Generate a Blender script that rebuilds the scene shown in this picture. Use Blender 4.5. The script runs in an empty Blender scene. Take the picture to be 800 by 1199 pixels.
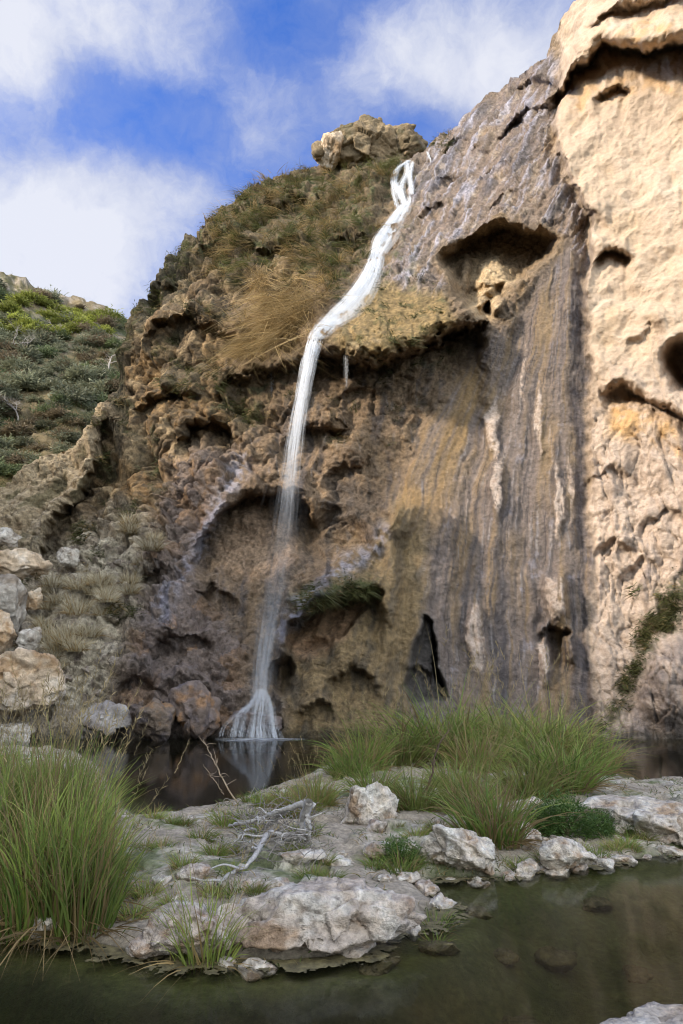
import bpy, math, random
import numpy as np
from mathutils import Vector

# ------------------------------------------------------------------ camera, sky, sun, exposure
sc = bpy.context.scene
COL = sc.collection
R = math.radians
F, PITCH, H = 800.0, R(14.0), 2.0          # focal length in photo pixels, tilt, eye height over the water
cp, sp = math.cos(PITCH), math.sin(PITCH)

cam = bpy.data.cameras.new('camera')
cam.sensor_fit = 'VERTICAL'; cam.sensor_height = 36.0; cam.sensor_width = 36.0
cam.lens = 36.0 * F / 1199.0
cam.clip_start = 0.05; cam.clip_end = 3000
camo = bpy.data.objects.new('camera', cam); COL.objects.link(camo)
camo.location = (0, 0, H); camo.rotation_euler = (R(90) + PITCH, 0, 0)
sc.camera = camo

SUN_ELEV, SUN_AZ = R(30), R(-112)            # azimuth measured from +Y (ahead) towards +X; negative = left
sdir = Vector((math.cos(SUN_ELEV) * math.sin(SUN_AZ), math.cos(SUN_ELEV) * math.cos(SUN_AZ), math.sin(SUN_ELEV)))
sun = bpy.data.lights.new('sun', 'SUN'); sun.energy = 2.0; sun.angle = R(7); sun.color = (1.0, 0.86, 0.68)
suno = bpy.data.objects.new('sun', sun); COL.objects.link(suno)
suno.rotation_euler = sdir.to_track_quat('Z', 'Y').to_euler(); suno.location = (-30, -20, 60)

sc.view_settings.view_transform = 'Standard'; sc.view_settings.look = 'None'
sc.view_settings.gamma = 1.0; sc.view_settings.use_curve_mapping = False
sc.view_settings.exposure = 1.85
sc.render.engine = 'CYCLES'
sc.cycles.use_denoising = True; sc.cycles.denoising_prefilter = 'ACCURATE'; sc.cycles.use_adaptive_sampling = False; sc.cycles.filter_width = 1.1; sc.cycles.sample_clamp_indirect = 4.0
sc.cycles.max_bounces = 8; sc.cycles.transparent_max_bounces = 320
sc.cycles.caustics_reflective = False; sc.cycles.caustics_refractive = False

def pdir(u, v):
    t = (599.5 - v) / F
    d = np.array([(u - 400) / F, cp - t * sp, sp + t * cp]); return d / np.linalg.norm(d)

def build_world():
    w = bpy.data.worlds.new('World'); sc.world = w; w.use_nodes = True
    nt = w.node_tree; nt.nodes.clear(); N = nt.nodes.new; L = nt.links.new
    out = N('ShaderNodeOutputWorld'); bg = N('ShaderNodeBackground'); bg.inputs['Strength'].default_value = 0.12
    sky = N('ShaderNodeTexSky'); sky.sky_type = 'NISHITA'; sky.sun_disc = False
    sky.sun_elevation = SUN_ELEV; sky.sun_rotation = SUN_AZ
    sky.air_density = 1.0; sky.dust_density = 0.4; sky.ozone_density = 2.0
    tc = N('ShaderNodeTexCoord')
    def M(op, a, b=None, c=None):
        n = N('ShaderNodeMath'); n.operation = op
        for i, x in enumerate((a, b, c)):
            if x is None: continue
            if isinstance(x, (int, float)): n.inputs[i].default_value = x
            else: L(x, n.inputs[i])
        return n.outputs[0]
    def V(op, a, b):
        n = N('ShaderNodeVectorMath'); n.operation = op
        for i, x in enumerate((a, b)):
            if isinstance(x, (tuple, list)): n.inputs[i].default_value = x
            else: L(x, n.inputs[i])
        return n
    def noise(vec, scale, detail, rough=0.55):
        n = N('ShaderNodeTexNoise'); n.inputs['Scale'].default_value = scale
        n.inputs['Detail'].default_value = detail; n.inputs['Roughness'].default_value = rough
        L(vec, n.inputs['Vector']); return n
    d = tc.outputs['Generated']
    nw = noise(d, 4.0, 4)
    off = V('SUBTRACT', nw.outputs['Color'], (0.5, 0.5, 0.5)).outputs[0]
    offs = N('ShaderNodeVectorMath'); offs.operation = 'SCALE'; offs.inputs['Scale'].default_value = 0.085; L(off, offs.inputs[0])
    nw2 = noise(d, 15.0, 5, .6); of2 = N('ShaderNodeVectorMath'); of2.operation = 'SCALE'; of2.inputs['Scale'].default_value = 0.05; L(V('SUBTRACT', nw2.outputs['Color'], (0.5, 0.5, 0.5)).outputs[0], of2.inputs[0])
    dw = V('NORMALIZE', V('ADD', V('ADD', d, offs.outputs[0]).outputs[0], of2.outputs[0]).outputs[0], (0, 0, 0)).outputs[0]
    # cloud banks: (photo position of the bank, angular radius in px, weight)
    blobs = [(20, 262, 75, 1.1), (115, 245, 62, 1.1), (195, 238, 52, 1.0), (60, 330, 95, 1.0), (150, 320, 80, .95), (250, 225, 40, .55), (-100, 260, 120, 1.1),
             (-60, 20, 100, .8), (50, 45, 60, .75), (130, 15, 60, .75), (215, 60, 55, .55), (110, 120, 38, -.5), (210, 135, 40, -.35), (330, 15, 32, -.35), (15, 140, 45, -.25), (545, 90, 66, 1.25), (480, 60, 55, .8),
             (600, 55, 60, .8), (430, 20, 60, .5), (700, 60, 90, .7), (640, -60, 120, .5), (330, 185, 45, .5), (400, 110, 50, .6), (290, 110, 40, .3), (100, -120, 150, .6), (-300, 100, 200, .7)]
    tot = None
    for (u, v, r, k) in blobs:
        c = pdir(u, v); dt = V('DOT_PRODUCT', dw, tuple(c)).outputs['Value']
        kk = 2.0 * (F / r) ** 2 * 1.2
        e = M('EXPONENT', M('MULTIPLY', M('SUBTRACT', dt, 1.0), kk)); k *= 0.57
        tot = M('MULTIPLY', e, k) if tot is None else M('MULTIPLY_ADD', e, k, tot)
    behind = N('ShaderNodeSeparateXYZ'); L(d, behind.inputs[0])
    n2 = noise(dw, 6.0, 9, .64)
    s = M('ADD', tot, M('MULTIPLY', M('SUBTRACT', n2.outputs['Fac'], 0.45), 1.9))
    bk = N('ShaderNodeMapRange'); bk.interpolation_type = 'SMOOTHSTEP'; L(behind.outputs['Y'], bk.inputs['Value'])
    bk.inputs['From Min'].default_value = 0.15; bk.inputs['From Max'].default_value = -0.35
    back = M('MULTIPLY', bk.outputs[0], 1.0)      # unseen bright cloud added behind the viewer as fill light
    s = M('ADD', s, back)
    mr = N('ShaderNodeMapRange'); mr.interpolation_type = 'SMOOTHSTEP'
    L(s, mr.inputs['Value']); mr.inputs['From Min'].default_value = 0.0; mr.inputs['From Max'].default_value = 1.15
    n4 = noise(dw, 7.0, 6, .62); veil = N('ShaderNodeMapRange'); L(n4.outputs['Fac'], veil.inputs['Value']); veil.inputs['From Min'].default_value = .42; veil.inputs['From Max'].default_value = .72; veil.inputs['To Max'].default_value = .45
    mask = M('MULTIPLY', M('MAXIMUM', mr.outputs[0], veil.outputs[0]), 0.93)
    n3 = noise(dw, 5.0, 8, .62)
    mr2 = N('ShaderNodeMapRange'); L(M('ADD', s, M('MULTIPLY', n3.outputs['Fac'], 2.0)), mr2.inputs['Value'])
    mr2.inputs['From Min'].default_value = 1.42; mr2.inputs['From Max'].default_value = 2.35
    cc = N('ShaderNodeMix'); cc.data_type = 'RGBA'; L(mr2.outputs[0], cc.inputs['Factor'])
    cc.inputs['A'].default_value = (1.0, 1.16, 1.7, 1); cc.inputs['B'].default_value = (2.0, 2.04, 2.2, 1)
    hue = N('ShaderNodeMix'); hue.data_type = 'RGBA'; hue.blend_type = 'MULTIPLY'; hue.inputs['Factor'].default_value = 1.0
    L(sky.outputs[0], hue.inputs['A']); hue.inputs['B'].default_value = (0.22, 0.38, 0.72, 1)
    mx = N('ShaderNodeMix'); mx.data_type = 'RGBA'; L(mask, mx.inputs['Factor'])
    L(hue.outputs['Result'], mx.inputs['A']); L(cc.outputs['Result'], mx.inputs['B'])
    br = N('ShaderNodeMix'); br.data_type = 'RGBA'; br.blend_type = 'MULTIPLY'; br.inputs['Factor'].default_value = 1.0
    up = N('ShaderNodeCombineColor'); gain = M('MULTIPLY_ADD', bk.outputs[0], 2.4, 1.0)  # extra warm gain on the unseen rear sky, added as fill
    for q in ('Red', 'Green'): L(gain, up.inputs[q])
    L(M('MULTIPLY_ADD', bk.outputs[0], 1.95, 1.0), up.inputs['Blue']); L(mx.outputs['Result'], br.inputs['A']); L(up.outputs[0], br.inputs['B'])
    L(br.outputs['Result'], bg.inputs['Color']); L(bg.outputs[0], out.inputs[0])
build_world()

# ------------------------------------------------------------------ numeric helpers
rng = np.random.default_rng(7)
random.seed(7)
_T = np.random.default_rng(3).normal(size=(256, 3)); _T /= np.linalg.norm(_T, axis=1)[:, None]; _T = _T.astype(np.float32)
_T2 = np.random.default_rng(5).random((4096, 4)).astype(np.float32)

def _h(ix, iy, iz, seed):
    h = (ix.astype(np.int64) * 374761393 + iy.astype(np.int64) * 668265263 + iz.astype(np.int64) * 2147483647 + seed * 974634521) & 0xFFFFFFFF
    h = ((h ^ (h >> 13)) * 1274126177) & 0xFFFFFFFF
    return h ^ (h >> 16)

def noise3(P, seed=0):
    P = np.asarray(P, dtype=np.float64); i = np.floor(P).astype(np.int64); f = (P - i).astype(np.float32)
    w = f * f * f * (f * (f * 6 - 15) + 10); r = 0
    for dx in (0, 1):
        for dy in (0, 1):
            for dz in (0, 1):
                g = _T[_h(i[..., 0] + dx, i[..., 1] + dy, i[..., 2] + dz, seed) & 255]
                dot = g[..., 0] * (f[..., 0] - dx) + g[..., 1] * (f[..., 1] - dy) + g[..., 2] * (f[..., 2] - dz)
                r = r + dot * (w[..., 0] if dx else 1 - w[..., 0]) * (w[..., 1] if dy else 1 - w[..., 1]) * (w[..., 2] if dz else 1 - w[..., 2])
    return r * 1.5

def fbm(P, octaves=4, seed=0, gain=0.5, ridged=False):
    P = np.asarray(P, dtype=np.float64); a = 1.0; s = 0; tot = 0
    for o in range(octaves):
        n = noise3(P * (2.03 ** o) + 17.3 * o, seed + o)
        if ridged: n = 1 - 2 * np.abs(n)
        s = s + a * n; tot += a; a *= gain
    return s / tot

def worley(P, seed=0):
    P = np.asarray(P, dtype=np.float64); i = np.floor(P).astype(np.int64); f = P - i
    n = P.shape[0]; f1 = np.full(n, 9.0); f2 = np.full(n, 9.0); ident = np.zeros(n, np.int64); off = np.zeros((n, 3))
    for dx in (-1, 0, 1):
        for dy in (-1, 0, 1):
            for dz in (-1, 0, 1):
                h = _h(i[:, 0] + dx, i[:, 1] + dy, i[:, 2] + dz, seed) & 4095
                j = _T2[h]; d = np.array([dx, dy, dz]) + j[:, :3] - f
                q = (d * d).sum(1); m = q < f1
                f2 = np.where(m, f1, np.minimum(f2, q)); f1 = np.where(m, q, f1)
                ident = np.where(m, h, ident); off = np.where(m[:, None], d, off)
    return np.sqrt(f1), np.sqrt(f2), ident, off

def facet(P, seed=0, tilt=1.0):
    f1, f2, k, off = worley(P, seed)
    t = (_T2[(k * 7 + 13) & 4095][:, :3] - 0.5) * 2 * tilt
    return _T2[k][:, 3] - 0.5 - (t * off).sum(1) * 0.6, f2 - f1, _T2[(k * 3 + 5) & 4095][:, 0]

def sstep(a, b, x):
    t = np.clip((x - a) / (b - a), 0, 1); return t * t * (3 - 2 * t)

def k01(x, a, b): return sstep(a, b, x)

def poly_sdf(poly, x, y):
    """negative inside"""
    p = np.array(poly, float); n = len(p); d = np.full(x.shape, 1e9); inside = np.zeros(x.shape, bool)
    for k in range(n):
        a, b = p[k], p[(k + 1) % n]; e = b - a; wx, wy = x - a[0], y - a[1]
        t = np.clip((wx * e[0] + wy * e[1]) / (e @ e), 0, 1)
        d = np.minimum(d, (wx - e[0] * t) ** 2 + (wy - e[1] * t) ** 2)
        c = ((a[1] <= y) & (b[1] > y)) | ((b[1] <= y) & (a[1] > y))
        if e[1] != 0: inside ^= c & (x < a[0] + (y - a[1]) / e[1] * e[0])
    d = np.sqrt(d); return np.where(inside, -d, d)

def raydir(u, v):
    t = (599.5 - v) / F
    return (u - 400) / F, cp - t * sp, sp + t * cp

def unproj(u, v, y):
    rx, ry, rz = raydir(np.asarray(u, float), np.asarray(v, float)); k = y / ry
    return np.stack([rx * k, ry * k, H + rz * k], -1)

def onz(u, v, z=0.0):
    rx, ry, rz = raydir(np.asarray(u, float), np.asarray(v, float)); k = (z - H) / rz
    return np.stack([rx * k, ry * k, np.full(np.shape(k), z)], -1)

def mesh_np(name, V, Fc, mat, attrs=None, smooth=True):
    """V (n,3), Fc (m,3|4) -> mesh data"""
    me = bpy.data.meshes.new(name); V = np.asarray(V, np.float32); Fc = np.asarray(Fc, np.int32); k = Fc.shape[1]
    me.vertices.add(len(V)); me.vertices.foreach_set('co', V.ravel())
    me.loops.add(Fc.size); me.loops.foreach_set('vertex_index', Fc.ravel())
    me.polygons.add(len(Fc)); me.polygons.foreach_set('loop_start', np.arange(0, Fc.size, k, dtype=np.int32))
    me.polygons.foreach_set('loop_total', np.full(len(Fc), k, np.int32))
    me.polygons.foreach_set('use_smooth', np.full(len(Fc), smooth, bool))
    for an, arr in (attrs or {}).items():
        arr = np.asarray(arr, np.float32)
        if arr.ndim == 2:
            a = me.attributes.new(an, 'FLOAT_COLOR', 'POINT')
            a.data.foreach_set('color', np.concatenate([arr, np.ones((len(arr), 1), np.float32)], 1).ravel())
        else:
            a = me.attributes.new(an, 'FLOAT', 'POINT'); a.data.foreach_set('value', arr)
    me.update(calc_edges=True); me.validate(); me.materials.append(mat); return me

def link(name, me, parent=None, loc=None, rotz=0.0, scale=1.0):
    o = bpy.data.objects.new(name, me); COL.objects.link(o)
    if parent: o.parent = parent
    if loc is not None: o.location = loc
    o.rotation_euler = (0, 0, rotz); o.scale = (scale,) * 3
    return o

def tag(o, label=None, cat=None, group=None, kind=None):
    if label: o['label'] = label
    if cat: o['category'] = cat
    if group: o['group'] = group
    if kind: o['kind'] = kind
    return o

def grid_faces(nr, nc):
    i = np.arange(nr * nc).reshape(nr, nc)
    return np.stack([i[:-1, :-1], i[:-1, 1:], i[1:, 1:], i[1:, :-1]], -1).reshape(-1, 4)

# ------------------------------------------------------------------ materials
def new_mat(name):
    m = bpy.data.materials.new(name); m.use_nodes = True; nt = m.node_tree; nt.nodes.clear()
    out = nt.nodes.new('ShaderNodeOutputMaterial'); return m, nt, nt.nodes.new, nt.links.new, out

def rock_mat(name, fine=9.0, bump=0.6, dist=0.08, speck=0.5, spec=0.35):
    m, nt, N, L, out = new_mat(name)
    bs = N('ShaderNodeBsdfPrincipled'); L(bs.outputs[0], out.inputs[0])
    ca = N('ShaderNodeAttribute'); ca.attribute_name = 'Col'
    wa = N('ShaderNodeAttribute'); wa.attribute_name = 'wet'; sm = N('ShaderNodeAttribute'); sm.attribute_name = 'smooth'
    tc = N('ShaderNodeTexCoord')
    def noise(s, d, r=.6):
        n = N('ShaderNodeTexNoise'); n.inputs['Scale'].default_value = s; n.inputs['Detail'].default_value = d
        n.inputs['Roughness'].default_value = r; L(tc.outputs['Object'], n.inputs['Vector']); return n.outputs['Fac']
    def mr(x, a, b, c, d):
        n = N('ShaderNodeMapRange'); L(x, n.inputs['Value'])
        for k, val in zip(('From Min', 'From Max', 'To Min', 'To Max'), (a, b, c, d)): n.inputs[k].default_value = val
        return n.outputs[0]
    def mul(a, b):
        n = N('ShaderNodeMath'); n.operation = 'MULTIPLY'; L(a, n.inputs[0]); L(b, n.inputs[1]); return n.outputs[0]
    n1 = noise(fine, 8, .65); n2 = noise(fine * .22, 5)
    vo = N('ShaderNodeTexVoronoi'); vo.inputs['Scale'].default_value = fine * .9; L(tc.outputs['Object'], vo.inputs['Vector'])
    k = mul(mr(n1, .3, .7, 1 - speck * .75, 1 + speck * .6), mr(n2, .3, .7, .8, 1.2))
    km = N('ShaderNodeMix'); L(sm.outputs['Fac'], km.inputs['Factor']); L(k, km.inputs['A']); km.inputs['B'].default_value = .97; k = km.outputs['Result']
    vm = N('ShaderNodeVectorMath'); vm.operation = 'SCALE'; L(ca.outputs['Color'], vm.inputs[0]); L(k, vm.inputs['Scale'])
    L(vm.outputs[0], bs.inputs['Base Color'])
    L(mr(wa.outputs['Fac'], 0, 1, .92, .38), bs.inputs['Roughness'])
    bs.inputs['Specular IOR Level'].default_value = spec
    h = N('ShaderNodeMath'); h.operation = 'MULTIPLY_ADD'; L(vo.outputs['Distance'], h.inputs[0]); h.inputs[1].default_value = .35; L(n1, h.inputs[2])
    h2 = N('ShaderNodeMath'); h2.operation = 'MULTIPLY_ADD'; L(noise(fine * 4, 4), h2.inputs[0]); h2.inputs[1].default_value = .3; L(h.outputs[0], h2.inputs[2])
    b = N('ShaderNodeBump'); b.inputs['Strength'].default_value = bump; b.inputs['Distance'].default_value = dist
    L(h2.outputs[0], b.inputs['Height']); L(mr(sm.outputs['Fac'], 0, 1, dist, dist * .3), b.inputs['Distance']); L(b.outputs[0], bs.inputs['Normal'])
    return m

def leaf_mat(name, trans=0.3, var=0.25, rough=.6, dry=0.0):
    m, nt, N, L, out = new_mat(name)
    ca = N('ShaderNodeAttribute'); ca.attribute_name = 'Col'
    oi = N('ShaderNodeObjectInfo')
    mrn = N('ShaderNodeMapRange'); L(oi.outputs['Random'], mrn.inputs['Value']); mrn.inputs['To Min'].default_value = 1 - var; mrn.inputs['To Max'].default_value = 1 + var
    vm = N('ShaderNodeVectorMath'); vm.operation = 'SCALE'; L(mrn.outputs[0], vm.inputs['Scale'])
    hx = N('ShaderNodeMath'); hx.operation = 'FRACT'; h0 = N('ShaderNodeMath'); h0.operation = 'MULTIPLY'; L(oi.outputs['Random'], h0.inputs[0]); h0.inputs[1].default_value = 37.7; L(h0.outputs[0], hx.inputs[0]); h1 = N('ShaderNodeMath'); h1.operation = 'MULTIPLY'; L(hx.outputs[0], h1.inputs[0]); h1.inputs[1].default_value = dry
    dm = N('ShaderNodeMix'); dm.data_type = 'RGBA'; L(h1.outputs[0], dm.inputs['Factor']); L(ca.outputs['Color'], dm.inputs['A']); dm.inputs['B'].default_value = (.34, .25, .10, 1); L(dm.outputs['Result'], vm.inputs[0])
    bs = N('ShaderNodeBsdfPrincipled'); bs.inputs['Roughness'].default_value = rough; bs.inputs['Specular IOR Level'].default_value = .25
    L(vm.outputs[0], bs.inputs['Base Color'])
    tr = N('ShaderNodeBsdfTranslucent'); L(vm.outputs[0], tr.inputs['Color'])
    mx = N('ShaderNodeMixShader'); mx.inputs[0].default_value = trans
    L(bs.outputs[0], mx.inputs[1]); L(tr.outputs[0], mx.inputs[2]); L(mx.outputs[0], out.inputs[0]); return m

ROCK = rock_mat('cliff_rock', 5.0, .9, .22, .85)
STONE = rock_mat('boulder_stone', 14.0, .9, .05, .7, .25)
FARSTONE = rock_mat('talus_stone', 5.0, .7, .12, .5, .25)
SOIL = rock_mat('bank_soil', 22.0, .8, .03, .6, .2)
SLOPE = rock_mat('hill_soil', 1.2, .8, .5, .5, .15)
LEAF = leaf_mat('leaf', .3); GRASS = leaf_mat('grass_blade', .42, .3, .6, .32)
BARK = rock_mat('dead_wood', 40.0, .6, .008, .45, .2)

# ------------------------------------------------------------------ CLIFF
def rbf_fit(pts):
    p = np.array(pts, float); X = p[:, :2] / 100; y = p[:, 2]; n = len(X)
    def phi(r2): return 0.5 * r2 * np.log(r2 + 1e-9)
    A = phi(((X[:, None] - X[None]) ** 2).sum(-1)) + np.eye(n) * 0.02
    Pm = np.c_[np.ones(n), X]; K = np.block([[A, Pm], [Pm.T, np.zeros((3, 3))]])
    c = np.linalg.solve(K, np.r_[y, 0, 0, 0])
    def f(u, v):
        u = u / 100; v = v / 100; r = c[n] + c[n + 1] * u + c[n + 2] * v
        for k in range(n): r = r + c[k] * phi((u - X[k, 0]) ** 2 + (v - X[k, 1]) ** 2)
        return r
    return f

depth_pts = [(-160, 885, 24), (-60, 880, 25.5), (60, 868, 26.3), (100, 868, 26.5), (200, 868, 27), (300, 868, 27.6), (400, 868, 27.4), (500, 868, 27.6), (600, 868, 27.6), (700, 868, 27.3), (800, 868, 26.4), (900, 868, 25), (980, 868, 23.5),
    (-160, 740, 30), (0, 750, 30), (100, 740, 30.2), (0, 660, 35), (60, 650, 35.5), (-160, 650, 34),
    (180, 740, 29.6), (250, 740, 29.6), (310, 720, 30.6), (400, 720, 29.0), (480, 720, 29.2), (600, 720, 29.2), (700, 720, 28.6), (800, 720, 27.2), (940, 720, 24.8),
    (110, 550, 37.5), (150, 560, 37), (200, 560, 35), (260, 570, 33), (320, 560, 33), (400, 560, 32), (480, 560, 31.4), (600, 560, 30.4), (700, 560, 29.4), (800, 560, 27.6), (940, 560, 25),
    (145, 420, 40), (180, 400, 38), (220, 420, 36.5), (300, 420, 34.8), (370, 400, 33), (430, 380, 31.6), (500, 380, 31.4), (550, 420, 32.3), (620, 400, 31.4), (700, 400, 30), (800, 400, 28), (940, 400, 25.5),
    (200, 300, 41), (250, 250, 42.5), (300, 300, 38.5), (300, 225, 43), (380, 300, 37), (420, 210, 42), (470, 200, 41), (460, 300, 35.5), (530, 250, 35.5), (530, 310, 32.6), (620, 250, 32.6), (700, 250, 30.8), (800, 250, 28.5), (940, 250, 26),
    (500, 170, 42), (550, 140, 40), (600, 140, 36), (600, 96, 38), (650, 110, 33), (700, 140, 31.2), (800, 140, 28.6),
    (650, 55, 34), (700, 40, 30.2), (800, 30, 27.2), (750, -60, 29.5), (800, -150, 28.5), (960, -200, 26), (960, 0, 25.5), (960, -400, 27)]
base_depth = rbf_fit(depth_pts)

sil = np.array([(-160, 620), (0, 578), (30, 560), (55, 545), (80, 531), (105, 514), (128, 490), (143, 462), (150, 415), (153, 388), (164, 362), (186, 335), (212, 305), (234, 276), (254, 252), (282, 229),
    (312, 216), (342, 207), (362, 198), (400, 190), (450, 186), (480, 184), (497, 174), (510, 160), (528, 148), (545, 135), (580, 110), (600, 95), (625, 78), (643, 66), (652, 45), (668, 22), (690, -4), (720, -40), (760, -100), (820, -180), (960, -320)], float)

NC, NR, NB = 800, 575, 24
uc = np.linspace(-160, 960, NC)
_p1 = np.stack([uc * 0.05, uc * 0, uc * 0], -1); _p2 = np.stack([uc * 0.016, uc * 0 + 3.3, uc * 0], -1)
vs = np.interp(uc, sil[:, 0], sil[:, 1]) + 3.0 * fbm(_p1, 3, 11) + 4 * fbm(_p2, 2, 12)
U = np.repeat(uc[None], NR, 0)
s_ = np.linspace(0, 1, NR)[:, None]
V = 885 + (vs[None] - 885) * s_
u, v = U.ravel(), V.ravel()

# warp so no edge is ruler-straight
Q = np.stack([u, v, np.zeros_like(u)], -1)
wu = 9 * fbm(Q * 0.022, 3, 21) + 4 * fbm(Q * 0.09, 3, 22)
wv = 9 * fbm(Q * 0.022 + 40, 3, 23) + 4 * fbm(Q * 0.09 + 40, 3, 24)
uu, vv = u + wu, v + wv

yd = base_depth(u, v)
wl = 7 * fbm(Q * 0.05, 3, 25) + 4 * fbm(Q * 0.17, 3, 26)

def lip(pts, A, L, B=0.0, L2=20.0, sharp=4.0, taper=18.0, n=1.0):
    """an overhanging ledge: sharp step back under the line, easing out below; B swells the rock above it"""
    p = np.array(pts, float); vl = np.interp(uu, p[:, 0], p[:, 1])
    k = sstep(p[0, 0], p[0, 0] + taper, uu) * (1 - sstep(p[-1, 0] - taper, p[-1, 0], uu))
    d = vv - vl + wl * n
    return k * (A * sstep(-sharp, sharp, d) * np.exp(-np.maximum(d, 0) / L) - B * np.exp(-((d + .6 * L2) / (.55 * L2)) ** 2))

def bowl(poly, A, w, warp=1.0):
    d = poly_sdf(poly, u + wu * warp, v + wv * warp); return A * sstep(0, w, -d)

def ell(cx, cy, rx, ry, A, p=1.0):
    q = np.sqrt(((uu - cx) / rx) ** 2 + ((vv - cy) / ry) ** 2); return A * (1 - sstep(0.35 * p, 1.0, q))

# main lip under the waterfall's shelf
yd += lip([(240, 470), (270, 452), (300, 442), (335, 432), (360, 424)], 1.2, 40, .9, 26, 8, 30, 2.4)
yd += lip([(345, 418), (380, 414), (420, 424), (455, 424), (490, 408), (525, 398), (560, 384), (575, 372)], 2.7, 60, 1.5, 34, 6, 18, 1.6)
# the big cave and the rock that looks lit inside it
cave = [(509, 306), (522, 290), (537, 280), (560, 268), (581, 262), (607, 262), (635, 270), (656, 282), (647, 302), (616, 328), (594, 350), (577, 374), (559, 381), (542, 363), (529, 337)]
yd += bowl(cave, 3.4, 15, .8)
yd += ell(582, 326, 28, 24, -2.0) + ell(570, 352, 24, 22, -1.7) + ell(571, 362, 9, 9, 1.6) + ell(545, 325, 10, 26, -.8)
yd += lip([(552, 338), (570, 334), (600, 336), (610, 333)], .5, 10, .2, 8, 3, 8)
# overhang top right
yd += lip([(640, 118), (655, 105), (677, 83), (695, 74), (712, 57), (730, 61), (756, 61), (782, 55), (800, 52), (880, 38), (960, 20)], 2.8, 30, .9, 26, 5, 18, .7)
yd += lip([(690, 44), (708, 31), (734, 13), (765, 4), (800, -4), (860, -30)], .9, 14, .5, 16, 5, 18, .7)
yd += lip([(700, 118), (712, 110), (724, 103), (740, 112)], .9, 12, .2, 10, 4, 10)
# alcoves in the right wall
yd += lip([(692, 306), (702, 297), (715, 291), (728, 294), (742, 305)], 1.5, 22, .25, 14, 4, 12)
yd += lip([(700, 458), (734, 458), (756, 467), (778, 478), (800, 491), (830, 500)], 1.2, 16, .5, 16, 4, 18, .7)
yd += ell(806, 432, 34, 38, 4.5)
for (a, b, c, d_, A) in [(670, 268, 703, 263, .3), (740, 397, 772, 388, .25), (692, 562, 726, 554, .3), (700, 642, 730, 638, .4), (755, 612, 790, 600, .4), (732, 668, 762, 658, .35)]:
    yd += lip([(a - 14, b + 9), ((a * 2 + c) / 3, b - 3), ((a + c * 2) / 3, d_ - 4), (c + 14, d_ + 8)], A, 14, A * .6, 16, 6, 14, .5)
# the right wall stands proud of the wet slope along a crooked edge
edge = np.array([(60, 668), (105, 652), (150, 650), (180, 654), (210, 669), (260, 690), (300, 690), (360, 684), (470, 690), (560, 690), (700, 684), (870, 690)], float)
de = uu - np.interp(vv, edge[:, 0], edge[:, 1])
ek = np.interp(v, [60, 100, 200, 300, 420, 600, 870], [0, .8, 1.2, 1.0, .35, .2, .2])
yd -= ek * sstep(-1, 5, de) * np.exp(-np.maximum(de, 0) / 50)
yd += .5 * ek * sstep(-22, -3, de) * (1 - sstep(-1, 4, de))
# arch and hollows low in the middle
yd += lip([(222, 665), (235, 640), (255, 610), (290, 584), (330, 578), (362, 594), (378, 628)], 2.4, 55, .7, 25)
yd += ell(300, 600, 60, 80, .6)
yd += lip([(330, 742), (352, 724), (380, 710), (410, 697), (440, 688), (454, 690)], 3.0, 34, .9, 20, 4, 14, .7) + ell(385, 632, 52, 46, 1.6)
yd += lip([(350, 768), (372, 757), (400, 742), (425, 722), (448, 704)], -.9, 40, 0, 20)
yd += ell(333, 792, 17, 28, 2.2) + ell(372, 757, 22, 16, .5)
yd += ell(470, 610, 20, 30, -.5) + ell(455, 680, 22, 60, -.7) + ell(455, 590, 14, 14, -.3) + ell(350, 690, 60, 40, -.5)
yd += bowl([(497, 716), (480, 755), (476, 800), (480, 825), (522, 825), (519, 790), (512, 752), (506, 728)], 1.0, 7, 1.0)
yd += bowl([(500, 718), (504, 752), (507, 800), (516, 822), (526, 822), (519, 790), (512, 752), (506, 728)], 1.8, 5, 1.0)
yd += lip([(474, 788), (490, 784), (507, 796)], .5, 16, .2, 8, 3, 5)
# left undercut below the pale ramp
yd += lip([(44, 668), (60, 640), (74, 616), (90, 594), (106, 568), (120, 545), (134, 512), (146, 500)], 1.8, 48, .9, 30, 6, 10)
# white drip pillars on the apron
yd += ell(577, 500, 12, 50, -.35) + ell(583, 570, 11, 50, -.35) + ell(650, 700, 20, 36, -.9) + ell(640, 770, 12, 44, -.8) + ell(668, 762, 10, 30, -.7) + ell(556, 745, 14, 55, -.5) + ell(630, 500, 10, 60, -.2) + ell(655, 590, 9, 60, -.2)
yd += lip([(630, 742), (650, 734), (672, 741)], 1.1, 28, .2, 10, 3, 6)
yd += ell(652, 765, 14, 28, .8)
# low lobe at the right foot
yd += ell(790, 800, 55, 70, -1.2)
# shelf under the upper fall
yd += lip([(478, 262), (500, 246), (530, 236)], .5, 14, .3, 10) + ell(462, 232, 26, 46, .8) + ell(445, 290, 22, 40, .5)
# ledges on the wet slope
for (a, b, c, d_, A) in [(585, 162, 612, 138, .6), (602, 146, 640, 120, .5), (520, 178, 545, 165, .6), (560, 207, 592, 190, .35), (548, 184, 572, 172, .35), (612, 108, 640, 92, .5), (515, 217, 542, 203, .35), (575, 241, 602, 230, .3)]:
    yd += lip([(a - 8, b + 6), ((a + c) / 2, (b + d_) / 2 - 4), (c + 8, d_ + 2)], A, 9, A * .8, 12, 4, 10, .5)
def ridge(pts, A, w):
    p = np.array(pts, float); d = np.full(u.shape, 1e9)
    for k in range(len(p) - 1):
        a, e = p[k], p[k + 1] - p[k]; t = np.clip(((uu - a[0]) * e[0] + (vv - a[1]) * e[1]) / (e @ e), 0, 1); d = np.minimum(d, (uu - a[0] - e[0] * t) ** 2 + (vv - a[1] - e[1] * t) ** 2)
    return A * np.exp(-d / w ** 2)
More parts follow.
